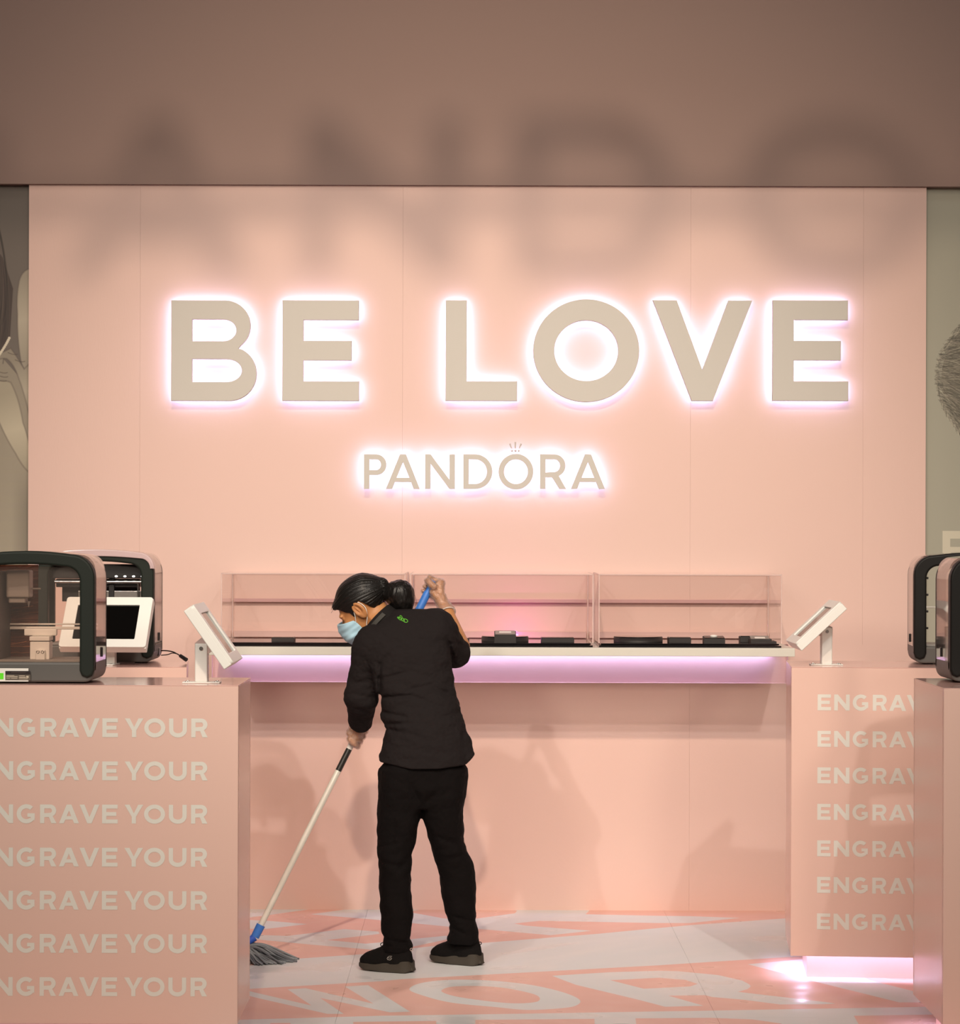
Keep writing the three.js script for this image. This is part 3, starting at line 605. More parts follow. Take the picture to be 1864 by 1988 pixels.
    mesh('warning_light', new THREE.SphereGeometry(0.003, 12, 8).scale(2, 1, 1).translate(0.163, 0.328, -0.043), glow([1, 0.5, 0.05], 1.2), o);
    mesh('post', merge([rod(V3(0.147, bh, -0.05), V3(0.147, 0.29, -0.05), 0.003), box(0.014, 0.035, 0.02, 0.152, 0.19, -0.06, 0.002), box(0.02, 0.1, 0.02, 0.158, 0.2, -0.12, 0.002)]), M.steel, o);
    mesh('top_cover', archBand(W + 0.004, H + 0.002, 0.012, 0.055, 0.336, 0.014, 0.024, 0.05, 0.003).translate(0, 0, -0.034), M.topCover, o);
    mesh('rear_connector', box(0.012, 0.03, 0.05, W / 2 - 0.004, 0.035, -0.16, 0.004), M.black, o);
  } else {
    for (let i = 0; i < 4; i++) mesh('hinge', box(0.008, 0.008, 0.012, -W / 2 + 0.05, 0.13 + i * 0.06, -0.02, 0.002), M.black, o);
    mesh('rail', box(W - 0.1, 0.008, 0.014, 0, 0.2, -0.2, 0.002), M.aluWhite, o);
    mesh('engraving_head', merge([box(0.07, 0.09, 0.07, 0.06, 0.29, -0.14, 0.006), new THREE.ConeGeometry(0.006, 0.03, 12).rotateX(Math.PI).translate(0.06, 0.235, -0.14)]), M.black, o);
  }
  return o;
}
machine('engraving machine with a green sticker on its foot, on the front counter by the mop', -1.158, 7.82, 1, 1.1098, 0, 'front');
machine('engraving machine with lit white dots, behind the tablet that shows its black screen', -1.144, 9.14, 1, 1.1043, 0, 'rear');
machine('engraving machine on the ENGRAVE counter in front of the grey poster', 1.572, 9.24, -1, 1.1029, -4.6 * Math.PI / 180, 'side');
machine('engraving machine cut by the picture\'s right edge, on the plain-sided counter', 1.475, 8.02, -1, 1.108, 0, 'side');
{  // cable with a plug beside the rear machine
  const o = thing('power_cable', 'black cable with a plug beside the rear engraving machine', 'cable', at(346, 1280, 9.2));
  const q = (x, y, z) => at(x, y, z).sub(o.position);
  mesh('cord', tube([q(313, 1263, 9.28), q(325, 1263.5, 9.26), q(337, 1266, 9.23), q(350, 1273, 9.2)], 0.0022, 24, 8), M.black, o);
  mesh('cord', tube([q(313, 1272, 9.28), q(325, 1271, 9.26), q(334, 1268, 9.24), q(345, 1269.5, 9.2)], 0.0018, 24, 8), M.black, o);
  mesh('plug', rod(q(350, 1273, 9.2), q(362, 1281, 9.18), 0.0065, 0.0075, 14), M.black, o);
  mesh('plug_collar', new THREE.SphereGeometry(0.003, 10, 8).translate(...q(314, 1263.2, 9.28).toArray()), std([0.6, 0.05, 0.02], 0.4), o);
}

// ---------------------------------------------------------------- tablets on stands
function tablet(label, base, turn, lean, cz, cy, w, h, postH) {
  const o = thing('tablet_stand', label, 'tablet', base, turn, 'white tablets on counter stands');
  mesh('flange', box(0.056, 0.004, 0.115, 0, 0.002, 0, 0.0015), M.white, o);
  for (const [x, z] of [[-0.018, -0.045], [0.018, -0.045], [-0.018, 0.045], [0.018, 0.045]]) mesh('screw', new THREE.CylinderGeometry(0.004, 0.0045, 0.003, 12).translate(x, 0.0052, z), M.steel, o);
  mesh('post', box(0.05, postH, 0.038, 0, postH / 2 + 0.003, 0, 0.004), M.white, o);
  const head = new THREE.Group(); head.name = 'tablet'; head.position.set(0, cy, cz); head.rotation.x = -lean; o.add(head);
  const t = 0.036, hx = w / 2, hy = h / 2, r = 0.012;
  const rr = (s, x, y, q) => { s.moveTo(-x + q, -y); s.lineTo(x - q, -y); s.quadraticCurveTo(x, -y, x, -y + q); s.lineTo(x, y - q); s.quadraticCurveTo(x, y, x - q, y); s.lineTo(-x + q, y); s.quadraticCurveTo(-x, y, -x, y - q); s.lineTo(-x, -y + q); s.quadraticCurveTo(-x, -y, -x + q, -y); return s; };
  const face = rr(new THREE.Shape(), hx, hy, r); face.holes.push(rr(new THREE.Path(), hx - 0.044, hy - 0.034, 0.004));
  const ring = new THREE.ExtrudeGeometry(face, { depth: 0.008, bevelEnabled: true, bevelThickness: 0.002, bevelSize: 0.002, bevelOffset: -0.002, bevelSegments: 2 }).translate(0, 0, t / 2 - 0.01);
  const back = [box(w, h, t - 0.009, 0, 0, -0.0045, 0.003)];
  mesh('case', merge([ring, ...back]), M.white, head);
  mesh('screen', box(w - 0.088, h - 0.068, 0.004, 0, 0, t / 2 - 0.0075), M.screen, head);
  const wd = new THREE.Shape([[-0.02, postH - 0.03], [0.018, postH - 0.03], [cz + 0.03, cy - 0.022], [cz - 0.012, cy + 0.012], [-0.02, postH + 0.004]].map((p) => new THREE.Vector2(...p)));
  mesh('bracket', new THREE.ExtrudeGeometry(wd, { depth: 0.04, bevelEnabled: false }).translate(0, 0, -0.02).rotateY(-Math.PI / 2), M.whiteDim, o);
  mesh('pivot', new THREE.CylinderGeometry(0.006, 0.006, 0.056, 16).rotateZ(Math.PI / 2).translate(0, postH - 0.012, 0), M.steel, o);
  return o;
}
tablet('white tablet seen edge-on, on a white post at the corner of the front counter', at(392, 1323, 7.88).setY(1.1097), Math.PI / 2, 35 * Math.PI / 180, 0.036, 0.146, 0.3, 0.214, 0.118);
tablet('white tablet facing out with a black screen, behind the front engraving machine', at(211, 1290, 9.04).setY(1.1042), -4.4 * Math.PI / 180, 38 * Math.PI / 180, 0.03, 0.142, 0.307, 0.215, 0.118);
tablet('white tablet seen edge-on, on a white post beside the end of the shelf', at(1604, 1288, 9.2).setY(1.1028), -Math.PI / 2, 47 * Math.PI / 180, 0.037, 0.143, 0.28, 0.218, 0.132);

// ---------------------------------------------------------------- the cleaner with the mop
// distance fields, meshed on a grid with one vertex per crossed cell
function surface(f, lo, hi, h) {
  const nx = Math.ceil((hi[0] - lo[0]) / h) + 1, ny = Math.ceil((hi[1] - lo[1]) / h) + 1, nz = Math.ceil((hi[2] - lo[2]) / h) + 1;
  const val = new Float32Array(nx * ny * nz), id = (i, j, k) => (k * ny + j) * nx + i;
  for (let k = 0; k < nz; k++) for (let j = 0; j < ny; j++) for (let i = 0; i < nx; i++) val[id(i, j, k)] = f(lo[0] + i * h, lo[1] + j * h, lo[2] + k * h);
  const cell = new Int32Array(nx * ny * nz).fill(-1), pos = [], idx = [];
  for (let k = 0; k + 1 < nz; k++) for (let j = 0; j + 1 < ny; j++) for (let i = 0; i + 1 < nx; i++) {
    let n = 0, x = 0, y = 0, z = 0, inside = 0;
    const v = [];
    for (let c = 0; c < 8; c++) { v.push(val[id(i + (c & 1), j + (c >> 1 & 1), k + (c >> 2))]); inside += v[c] < 0; }
    if (inside === 0 || inside === 8) continue;
    for (let a = 0; a < 8; a++) for (const b of [1, 2, 4]) {
      if (a & b) continue;
      const va = v[a], vb = v[a | b];
      if ((va < 0) === (vb < 0)) continue;
      const t = va / (va - vb);
      x += (a & 1) + (b === 1 ? t : 0); y += (a >> 1 & 1) + (b === 2 ? t : 0); z += (a >> 2) + (b === 4 ? t : 0); n++;
    }
    cell[id(i, j, k)] = pos.length / 3;
    pos.push(lo[0] + (i + x / n) * h, lo[1] + (j + y / n) * h, lo[2] + (k + z / n) * h);
  }
  const quad = (a, b, c, d, flip) => { if (a < 0 || b < 0 || c < 0 || d < 0) return; if (flip) idx.push(a, c, b, a, d, c); else idx.push(a, b, c, a, c, d); };
  for (let k = 1; k + 1 < nz; k++) for (let j = 1; j + 1 < ny; j++) for (let i = 1; i + 1 < nx; i++) {
    const s = val[id(i, j, k)] < 0;
    if (s !== val[id(i + 1, j, k)] < 0) quad(cell[id(i, j - 1, k - 1)], cell[id(i, j, k - 1)], cell[id(i, j, k)], cell[id(i, j - 1, k)], !s);
    if (s !== val[id(i, j + 1, k)] < 0) quad(cell[id(i - 1, j, k - 1)], cell[id(i - 1, j, k)], cell[id(i, j, k)], cell[id(i, j, k - 1)], !s);
    if (s !== val[id(i, j, k + 1)] < 0) quad(cell[id(i - 1, j - 1, k)], cell[id(i, j - 1, k)], cell[id(i, j, k)], cell[id(i - 1, j, k)], !s);
  }
  const g = new THREE.BufferGeometry();
  g.setAttribute('position', new THREE.Float32BufferAttribute(pos, 3));
  g.setIndex(idx);
  // normals from the field itself
  const nor = new Float32Array(pos.length), e = h * 0.6;
  for (let i = 0; i < pos.length; i += 3) {
    const [x, y, z] = [pos[i], pos[i + 1], pos[i + 2]];
    const n = V3(f(x + e, y, z) - f(x - e, y, z), f(x, y + e, z) - f(x, y - e, z), f(x, y, z + e) - f(x, y, z - e)).normalize();
    nor[i] = n.x; nor[i + 1] = n.y; nor[i + 2] = n.z;
  }
  g.setAttribute('normal', new THREE.Float32BufferAttribute(nor, 3));
  const uv = new Float32Array(pos.length / 3 * 2);
  for (let i = 0; i < uv.length / 2; i++) { uv[i * 2] = pos[i * 3] * 9; uv[i * 2 + 1] = pos[i * 3 + 1] * 9; }
  g.setAttribute('uv', new THREE.Float32BufferAttribute(uv, 2));
  return g;
}
const smin = (a, b, k) => { const h = Math.max(k - Math.abs(a - b), 0) / k; return Math.min(a, b) - h * h * k * 0.25; };
const smax = (a, b, k) => -smin(-a, -b, k);
// tapered limb between two points [x, y, z, r]
function limb(a, b, squash = 1) {
  const [ax, ay, az, ra] = a, dx = b[0] - ax, dy = b[1] - ay, dz = b[2] - az, l2 = dx * dx + dy * dy + dz * dz, rb = b[3];
  return (x, y, z) => {
    const px = x - ax, py = y - ay, pz = z - az, t = Math.min(1, Math.max(0, (px * dx + py * dy + pz * dz) / l2));
    const qx = px - dx * t, qy = py - dy * t, qz = (pz - dz * t) * squash;
    return Math.sqrt(qx * qx + qy * qy + qz * qz) - ra - (rb - ra) * t;
  };
}
const J = (x, y, z, rpx) => { const p = at(x, y, z); return [p.x, p.y, p.z, rpx * z / FOCAL]; };
// a tube of cloth whose outline is given row by row: [y, left x, right x] in the picture, with distance and half depth
function rows(table) {
  const t = table.map(([y, xl, xr, z, hd]) => { const a = at(xl, y, z), b = at(xr, y, z); return [(a.y + b.y) / 2, (a.x + b.x) / 2, (b.x - a.x) / 2, -z, hd]; }).sort((p, q) => p[0] - q[0]);
  return (x, y, z) => {
    let i = 0; while (i < t.length - 2 && y > t[i + 1][0]) i++;
    const p = t[i], q = t[i + 1], u = Math.min(1, Math.max(0, (y - p[0]) / (q[0] - p[0])));
    const cx = p[1] + (q[1] - p[1]) * u, hw = p[2] + (q[2] - p[2]) * u, cz = p[3] + (q[3] - p[3]) * u, hd = p[4] + (q[4] - p[4]) * u;
    const ex = (x - cx) / hw, ez = (z - cz) / hd, d = (Math.pow(Math.abs(ex) ** 2.3 + Math.abs(ez) ** 2.3, 1 / 2.3) - 1) * Math.min(hw, hd);
    const over = Math.max(t[0][0] - y, y - t[t.length - 1][0], 0);
    return over > 0 ? Math.hypot(Math.max(d, 0), over) + Math.min(d, 0) * 0 : d;
  };
}
const ZP = 9.3;   // the person's distance
// creases pressed into cloth: strokes in the picture [x0, y0, x1, y1, width px, depth m]
function creases(list) {
  const c = list.map(([x0, y0, x1, y1, w, d]) => { const a = at(x0, y0, ZP), b = at(x1, y1, ZP); return [a.x, a.y, b.x - a.x, b.y - a.y, w * ZP / FOCAL, d]; });
  return (x, y) => {
    let s = 0;
    for (const [ax, ay, dx, dy, w, d] of c) {
      const t = Math.min(1, Math.max(0, ((x - ax) * dx + (y - ay) * dy) / (dx * dx + dy * dy))), qx = x - ax - dx * t, qy = y - ay - dy * t, e = (qx * qx + qy * qy) / (w * w);
      if (e < 6) s += d * Math.exp(-e) * Math.sin(Math.PI * (0.15 + 0.7 * t));
    }
    return s;
  };
}
// ---- shirt
const chest = rows([[1185, 762, 852, 9.4, 0.06], [1205, 738, 868, 9.385, 0.085], [1235, 712, 880, 9.37, 0.1], [1265, 706, 882, 9.36, 0.108], [1300, 716, 879, 9.35, 0.11], [1340, 729, 884, 9.33, 0.11], [1372, 741, 893, 9.315, 0.113], [1395, 739, 899, 9.305, 0.118], [1415, 749, 905, 9.30, 0.12], [1440, 744, 911, 9.295, 0.124], [1470, 736, 917, 9.29, 0.126], [1485, 733, 915, 9.287, 0.127], [1500, 732, 914, 9.285, 0.127]]);
const shoulders = limb(J(727, 1252, 9.375, 40), J(842, 1226, 9.375, 42));
const armL1 = limb(J(714, 1266, 9.37, 31), J(702, 1352, 9.40, 30)), armL2 = limb(J(702, 1352, 9.40, 31), J(700, 1398, 9.50, 24));
const armR1 = limb(J(848, 1226, 9.37, 38), J(884, 1266, 9.47, 27)), armR2 = limb(J(884, 1268, 9.47, 28), J(892, 1250, 9.525, 18.5));
const shirtCrease = creases([
  [738, 1290, 737, 1360, 4, 0.011], [738, 1318, 800, 1302, 5, 0.007], [800, 1302, 868, 1326, 5, 0.005], [736, 1354, 800, 1348, 4, 0.011], [800, 1348, 862, 1372, 5, 0.007], [790, 1338, 838, 1328, 4, 0.006], [835, 1328, 880, 1352, 5, 0.007],
  [744, 1382, 790, 1388, 4, 0.008], [748, 1404, 800, 1400, 4, 0.007], [750, 1412, 812, 1424, 5, 0.005], [846, 1392, 890, 1382, 6, 0.004], [738, 1294, 752, 1272, 5, 0.006], [752, 1272, 776, 1256, 6, 0.004],
  [684, 1330, 716, 1322, 5, 0.006], [682, 1348, 726, 1356, 5, 0.006], [680, 1376, 722, 1384, 5, 0.005], [868, 1238, 880, 1290, 5, 0.01], [884, 1248, 906, 1262, 5, 0.005], [866, 1200, 884, 1232, 5, 0.004]]);
const hem = [[690, 1470], [736, 1483], [760, 1486], [800, 1493.5], [850, 1493], [905, 1487], [912, 1480], [922, 1469], [960, 1460]].map(([x, y]) => { const p = at(x, y, ZP - 0.12); return [p.x, p.y]; });
const hemY = (x) => { let i = 0; while (i < hem.length - 2 && x > hem[i + 1][0]) i++; const u = clamp((x - hem[i][0]) / (hem[i + 1][0] - hem[i][0]), 0, 1); return lerp(hem[i][1], hem[i + 1][1], u); };
const tail = limb(J(900, 1440, 9.27, 14), J(911, 1474, 9.25, 12));
const cuffL = (() => { const a = at(699, 1412, 9.5); return a.y; })();
const torsoAndArms = (x, y, z) => {
  let d = smin(chest(x, y, z), shoulders(x, y, z), 0.03);
  d = smin(d, tail(x, y, z), 0.02);
  const l = smin(armL1(x, y, z), armL2(x, y, z), 0.03), r = smin(armR1(x, y, z), armR2(x, y, z), 0.02);
  return smin(smin(d, l, 0.022), r, 0.025);
};
const shirtField = (x, y, z) => {
  let d = torsoAndArms(x, y, z);
  if (d < 0.05) d += shirtCrease(x, y) - 0.0025 * noise3(x * 14, y * 22, z * 14) - 0.0012 * noise3(x * 45, y * 60, z * 45);
  return smax(d, hemY(x) - y - 0.35 * Math.max(0, -z - 9.3) * 0, 0.006);
};
const PX0 = at(655, 1500, ZP).x, PX1 = at(935, 1500, ZP).x;
// ---- trousers
const legL = rows([[1455, 760, 832, 9.29, 0.094], [1476, 752, 830, 9.29, 0.1], [1493, 737, 826, 9.285, 0.114], [1540, 734, 822, 9.285, 0.115], [1575, 733, 818, 9.285, 0.105], [1610, 732, 811, 9.285, 0.098], [1640, 731.5, 806, 9.285, 0.092], [1660, 733, 800, 9.285, 0.088], [1700, 736, 797, 9.275, 0.078], [1735, 737, 798, 9.265, 0.077], [1774, 739, 802, 9.255, 0.078], [1804, 741, 799, 9.245, 0.073], [1822, 744, 797, 9.24, 0.07], [1836, 743, 802, 9.24, 0.07], [1846, 745, 800, 9.24, 0.066]]);
const legR = rows([[1455, 812, 890, 9.30, 0.094], [1476, 813, 896, 9.30, 0.1], [1493, 814, 907, 9.30, 0.114], [1543, 816, 905, 9.30, 0.115], [1580, 819, 898, 9.305, 0.105], [1605, 826, 901, 9.31, 0.098], [1624, 830, 900, 9.315, 0.093], [1652, 839, 908, 9.325, 0.088], [1673, 845, 918, 9.335, 0.082], [1700, 853, 922, 9.345, 0.078], [1733, 857, 924, 9.355, 0.076], [1771, 865, 924, 9.365, 0.073], [1790, 872, 924, 9.37, 0.068], [1808, 873, 930, 9.375, 0.07], [1822, 866, 930, 9.38, 0.073], [1830, 870, 926, 9.38, 0.068]]);
const pelvis = rows([[1450, 758, 892, 9.293, 0.098], [1476, 750, 896, 9.293, 0.104], [1493, 739, 906, 9.293, 0.117], [1530, 738, 902, 9.293, 0.116], [1556, 760, 880, 9.295, 0.10], [1566, 790, 850, 9.295, 0.09]]);
const trouserCrease = creases([[820, 1560, 800, 1520, 6, 0.008], [820, 1562, 850, 1530, 6, 0.008], [738, 1668, 790, 1676, 6, 0.006], [800, 1652, 770, 1690, 6, 0.006], [735, 1640, 780, 1630, 5, 0.004], [900, 1640, 850, 1620, 6, 0.006], [905, 1655, 860, 1668, 6, 0.005], [742, 1812, 795, 1822, 4, 0.006], [745, 1830, 800, 1816, 4, 0.005], [872, 1800, 905, 1815, 4, 0.007], [880, 1780, 925, 1792, 4, 0.005], [770, 1560, 764, 1640, 6, 0.003]]);
const trouserField = (x, y, z) => {
  let d = smin(smin(legL(x, y, z), legR(x, y, z), 0.02), pelvis(x, y, z), 0.015);
  if (d < 0.05) d += trouserCrease(x, y) - 0.003 * noise3(x * 12, y * 14, z * 12 + 4) - 0.001 * noise3(x * 40, y * 50, z * 40);
  return d;
};
// ---- head: f forward, u up, s to her left (towards the camera)
const HEAD = at(701, 1180, 9.47);
const HF = V3(-0.80, -0.56, -0.17).normalize(), HU = V3(-0.55, 0.82, 0.06).addScaledVector(HF, 0).normalize();
HU.addScaledVector(HF, -HU.dot(HF)).normalize();
const HS = new THREE.Vector3().crossVectors(HU, HF).multiplyScalar(1).normalize();
if (HS.z < 0) HS.negate();
const headPoint = (f, u, s) => HEAD.clone().addScaledVector(HF, f).addScaledVector(HU, u).addScaledVector(HS, s);
const toHead = (fn) => (x, y, z) => { const px = x - HEAD.x, py = y - HEAD.y, pz = z - HEAD.z; return fn(px * HF.x + py * HF.y + pz * HF.z, px * HU.x + py * HU.y + pz * HU.z, px * HS.x + py * HS.y + pz * HS.z); };
const ell = (f, u, s, cf, cu, cs, rf, ru, rs) => { const a = (f - cf) / rf, b = (u - cu) / ru, c = (s - cs) / rs; return (Math.sqrt(a * a + b * b + c * c) - 1) * Math.min(rf, ru, rs); };
const skull = (f, u, s) => ell(f, u, s, -0.016, 0.026, 0, 0.088, 0.082, 0.073);
const faceShape = (f, u, s) => {
  let d = smin(skull(f, u, s), ell(f, u, s, 0.026, -0.035, 0, 0.055, 0.07, 0.056), 0.03);
  d = smin(d, ell(f, u, s, 0.055, -0.088, 0, 0.026, 0.022, 0.026), 0.03);           // chin
  for (const e of [-1, 1]) {
    d = smin(d, ell(f, u, s, 0.06, -0.022, e * 0.034, 0.02, 0.018, 0.02), 0.018);    // cheek
    d = smax(d, -ell(f, u, s, 0.085, 0.004, e * 0.03, 0.014, 0.011, 0.016), 0.012);  // eye socket
    d = smin(d, ell(f, u, s, 0.064, 0.003, e * 0.03, 0.012, 0.012, 0.013), 0.004);   // eyeball under the lid
    d = smin(d, ell(f, u, s, 0.072, 0.017, e * 0.026, 0.008, 0.006, 0.022), 0.012);  // brow
  }
  d = smin(d, limbLocal(f, u, s, [0.072, 0.004, 0, 0.007], [0.096, -0.03, 0, 0.0105]), 0.01);  // nose
  for (const e of [-1, 1]) d = smin(d, ell(f, u, s, 0.088, -0.034, e * 0.01, 0.009, 0.007, 0.007), 0.006);
  d = smin(d, ell(f, u, s, 0.078, -0.062, 0, 0.01, 0.006, 0.022), 0.008);             // lips
  d = smin(d, ell(f, u, s, 0.076, -0.071, 0, 0.01, 0.006, 0.019), 0.007);
  for (const e of [-1, 1]) {                                                        // ears with rim and hollow
    const tilt = 0.25, ff = f + 0.008, uu = u - 0.002, a = ff * Math.cos(tilt) - uu * Math.sin(tilt), b = ff * Math.sin(tilt) + uu * Math.cos(tilt), c = e * s - 0.0755 - Math.max(0, -a) * 0.45;
    let ear = ell(a, b, c, 0, 0, 0, 0.021, 0.0335, 0.0085);
    ear = smax(ear, -ell(a, b, c, 0.003, 0.004, 0.008, 0.0125, 0.022, 0.0095), 0.003);
    ear = smin(ear, ell(a, b, c, 0.004, -0.023, 0.001, 0.01, 0.011, 0.006), 0.006);
    ear = smin(ear, ell(a, b, c, 0.003, 0.006, 0.001, 0.004, 0.013, 0.0035), 0.004);
    ear = smin(ear, ell(a, b, c, 0.016, -0.005, 0.001, 0.004, 0.006, 0.005), 0.004);
    d = smin(d, ear, 0.006);
  }
  return d;
};
function limbLocal(x, y, z, a, b) {
  const dx = b[0] - a[0], dy = b[1] - a[1], dz = b[2] - a[2], t = clamp(((x - a[0]) * dx + (y - a[1]) * dy + (z - a[2]) * dz) / (dx * dx + dy * dy + dz * dz), 0, 1);
  return Math.hypot(x - a[0] - dx * t, y - a[1] - dy * t, z - a[2] - dz * t) - lerp(a[3], b[3], t);
}
const neckTop = headPoint(-0.03, -0.045, 0), neck = limb([neckTop.x, neckTop.y, neckTop.z, 0.052], J(762, 1224, 9.41, 29));
const throat = (() => { const a = headPoint(0.01, -0.075, 0); return limb([a.x, a.y, a.z, 0.036], J(738, 1238, 9.43, 22)); })();
const headField = (x, y, z) => smin(toHead(faceShape)(x, y, z), smin(neck(x, y, z), throat(x, y, z), 0.02), 0.025);
// ---- hands: fingers as chains of short limbs, on a palm
const MOP_TOP = at(846, 1119, 9.66), MOP_END = at(497, 1815, 9.46);
const mopAt = (y) => { const t = (y - 1119) / (1815 - 1119); return MOP_TOP.clone().lerp(MOP_END, t); };
const joint = (p, r) => [p.x, p.y, p.z, r];
function chain(points, radii) { const l = []; for (let i = 0; i + 1 < points.length; i++) l.push(limb(joint(points[i], radii[i]), joint(points[i + 1], radii[i + 1]))); return (x, y, z) => { let d = 1; for (const f of l) d = smin(d, f(x, y, z), 0.004); return d; }; }
function grip(center, axis, palmDir, rod, wristPoint, sign, thumb = 1) {
  // fingers closed round a rod: axis along the rod, palmDir from the rod to the palm
  const a = axis.clone().normalize(), p = palmDir.clone().addScaledVector(a, -palmDir.dot(a)).normalize(), q = new THREE.Vector3().crossVectors(a, p).multiplyScalar(sign);
  const ring = (deg, along, r) => center.clone().addScaledVector(a, along).addScaledVector(p, Math.cos(deg * Math.PI / 180) * r).addScaledVector(q, Math.sin(deg * Math.PI / 180) * r);
  const parts = [];
  [0.030, 0.0105, -0.009, -0.027].forEach((along, i) => {
    const r = rod + 0.0075, k = [1, 1.06, 1, 0.9][i], rr = [0.0088, 0.009, 0.0086, 0.0078][i];
    parts.push(chain([ring(28, along * 1.1, r + 0.011), ring(78, along * 1.05, r + 0.006), ring(140, along, r + 0.001), ring(140 + 62 * k, along * 0.98, r)], [rr * 1.15, rr * 1.08, rr, rr * 0.86]));
  });
  parts.push(chain([ring(-35, 0.0, rod + 0.026), ring(-75, 0.03 * thumb, rod + 0.013), ring(-120, 0.044 * thumb, rod + 0.008), ring(-160, 0.048 * thumb, rod + 0.007)], [0.0125, 0.0105, 0.0095, 0.008]));
  const palm = [limb(joint(ring(15, 0.026, rod + 0.019), 0.0125), joint(ring(10, -0.026, rod + 0.019), 0.0115)), limb(joint(ring(5, 0.02, rod + 0.02), 0.0125), joint(center.clone().lerp(wristPoint, 0.55).addScaledVector(p, rod * 0.7), 0.0165)), limb(joint(ring(-20, -0.018, rod + 0.02), 0.0115), joint(center.clone().lerp(wristPoint, 0.55).addScaledVector(p, rod * 0.7), 0.0165)), limb(joint(center.clone().lerp(wristPoint, 0.5).addScaledVector(p, rod), 0.0175), joint(wristPoint, 0.0205))];
  return (x, y, z) => {
    let d = 1; for (const f of palm) d = smin(d, f(x, y, z), 0.014);
    for (const f of parts) d = smin(d, f(x, y, z), 0.0045);
    return d;
  };
}
const mopAxis = MOP_TOP.clone().sub(MOP_END).normalize();
const wristR = at(867, 1187, 9.605), elbowR = at(893.5, 1254, 9.49), wristL = at(699, 1407, 9.55), elbowL = at(703, 1352, 9.42);
const gripR = mopAt(1139), gripL = mopAt(1433);
const handR = grip(gripR, mopAxis, V3(0.75, -0.1, 0.55), 0.0125, wristR, 1, 0.3);
const handL = grip(gripL, mopAxis, V3(0.1, 0.35, 0.9), 0.0105, wristL, 1);
const foreR = limb(joint(wristR, 0.0235), joint(elbowR, 0.036)), foreL = limb(joint(wristL, 0.0235), joint(elbowL, 0.034));
// ---- body under the clothes, coarse; head and hands fine; all one skin
const bones = [limb(J(742, 1250, 9.39, 28), J(838, 1232, 9.38, 30)), limb(J(790, 1265, 9.37, 52), J(815, 1380, 9.33, 50)), limb(J(815, 1380, 9.33, 50), J(822, 1470, 9.295, 58)), limb(J(714, 1268, 9.38, 22), J(702, 1352, 9.42, 19)), limb(J(848, 1228, 9.385, 24), J(886, 1266, 9.47, 18)),
  limb(J(790, 1490, 9.29, 36), J(768, 1660, 9.285, 26)), limb(J(768, 1660, 9.285, 26), J(772, 1830, 9.24, 17)), limb(J(856, 1490, 9.30, 36), J(876, 1660, 9.33, 26)), limb(J(876, 1660, 9.33, 26), J(898, 1808, 9.38, 15)), limb(J(772, 1825, 9.24, 15), J(776, 1846, 9.235, 13)), limb(J(899, 1808, 9.38, 14), J(900, 1822, 9.385, 10))];
const coreField = (x, y, z) => { let d = smin(foreR(x, y, z), foreL(x, y, z), 0.01); for (const b of bones) d = smin(d, b(x, y, z), 0.03); return smin(d, neck(x, y, z), 0.03); };
const feet = onFloor(818, 1882);
const person = thing('person', 'bent person in black work clothes, face mask and clear gloves, mopping the floor', 'person', V3(feet.x, 0, feet.z));
const shift = (g) => g.translate(-person.position.x, 0, -person.position.z);
const around = (pts, m) => { const lo = [9, 9, 99], hi = [-9, -9, -99]; for (const p of pts) [p.x, p.y, p.z].forEach((v, i) => { lo[i] = Math.min(lo[i], v - m); hi[i] = Math.max(hi[i], v + m); }); return [lo, hi]; };
const skin = std([0.50, 0.225, 0.085], 0.5, { sheen: 0.2, sheenRoughness: 0.5 });
{
  const parts = [surface(coreField, [PX0, 0.06, -9.72], [PX1, 1.42, -9.08], 0.009)];
  parts.push(surface(headField, ...around([HEAD, at(750, 1215, 9.41)], 0.15), 0.003));
  parts.push(surface((x, y, z) => smin(handR(x, y, z), foreR(x, y, z), 0.02), ...around([gripR, wristR], 0.06), 0.0025));
  parts.push(surface((x, y, z) => smin(handL(x, y, z), foreL(x, y, z), 0.02), ...around([gripL, wristL], 0.06), 0.0025));
  mesh('body', shift(merge(parts)), skin, person);
}
const cloth = (rgb) => std(rgb, 0.9, { bumpMap: weaveMap, bumpScale: 0.0005, specularIntensity: 0.3 });
const shirt = mesh('shirt', shift(surface(shirtField, [PX0, at(800, 1506, ZP).y, -9.66], [PX1 + 0.02, at(800, 1165, ZP).y, -9.12], 0.0055)), cloth([0.0145, 0.0115, 0.0118]), person);
mesh('trousers', shift(surface(trouserField, [PX0 + 0.1, at(800, 1862, 9.2).y - 0.01, -9.52], [PX1 + 0.02, at(800, 1446, ZP).y, -9.1], 0.0065)), cloth([0.0042, 0.003, 0.003]), person);
// where a ray from the camera side meets the cloth, for what is sewn on it
const frontOf = (f, x, y) => { let z = -9.0; const p = at(x, y, 9.25); for (let i = 0; i < 400; i++, z -= 0.002) if (f(p.x, p.y, z) < 0) break; return V3(p.x, p.y, z); };
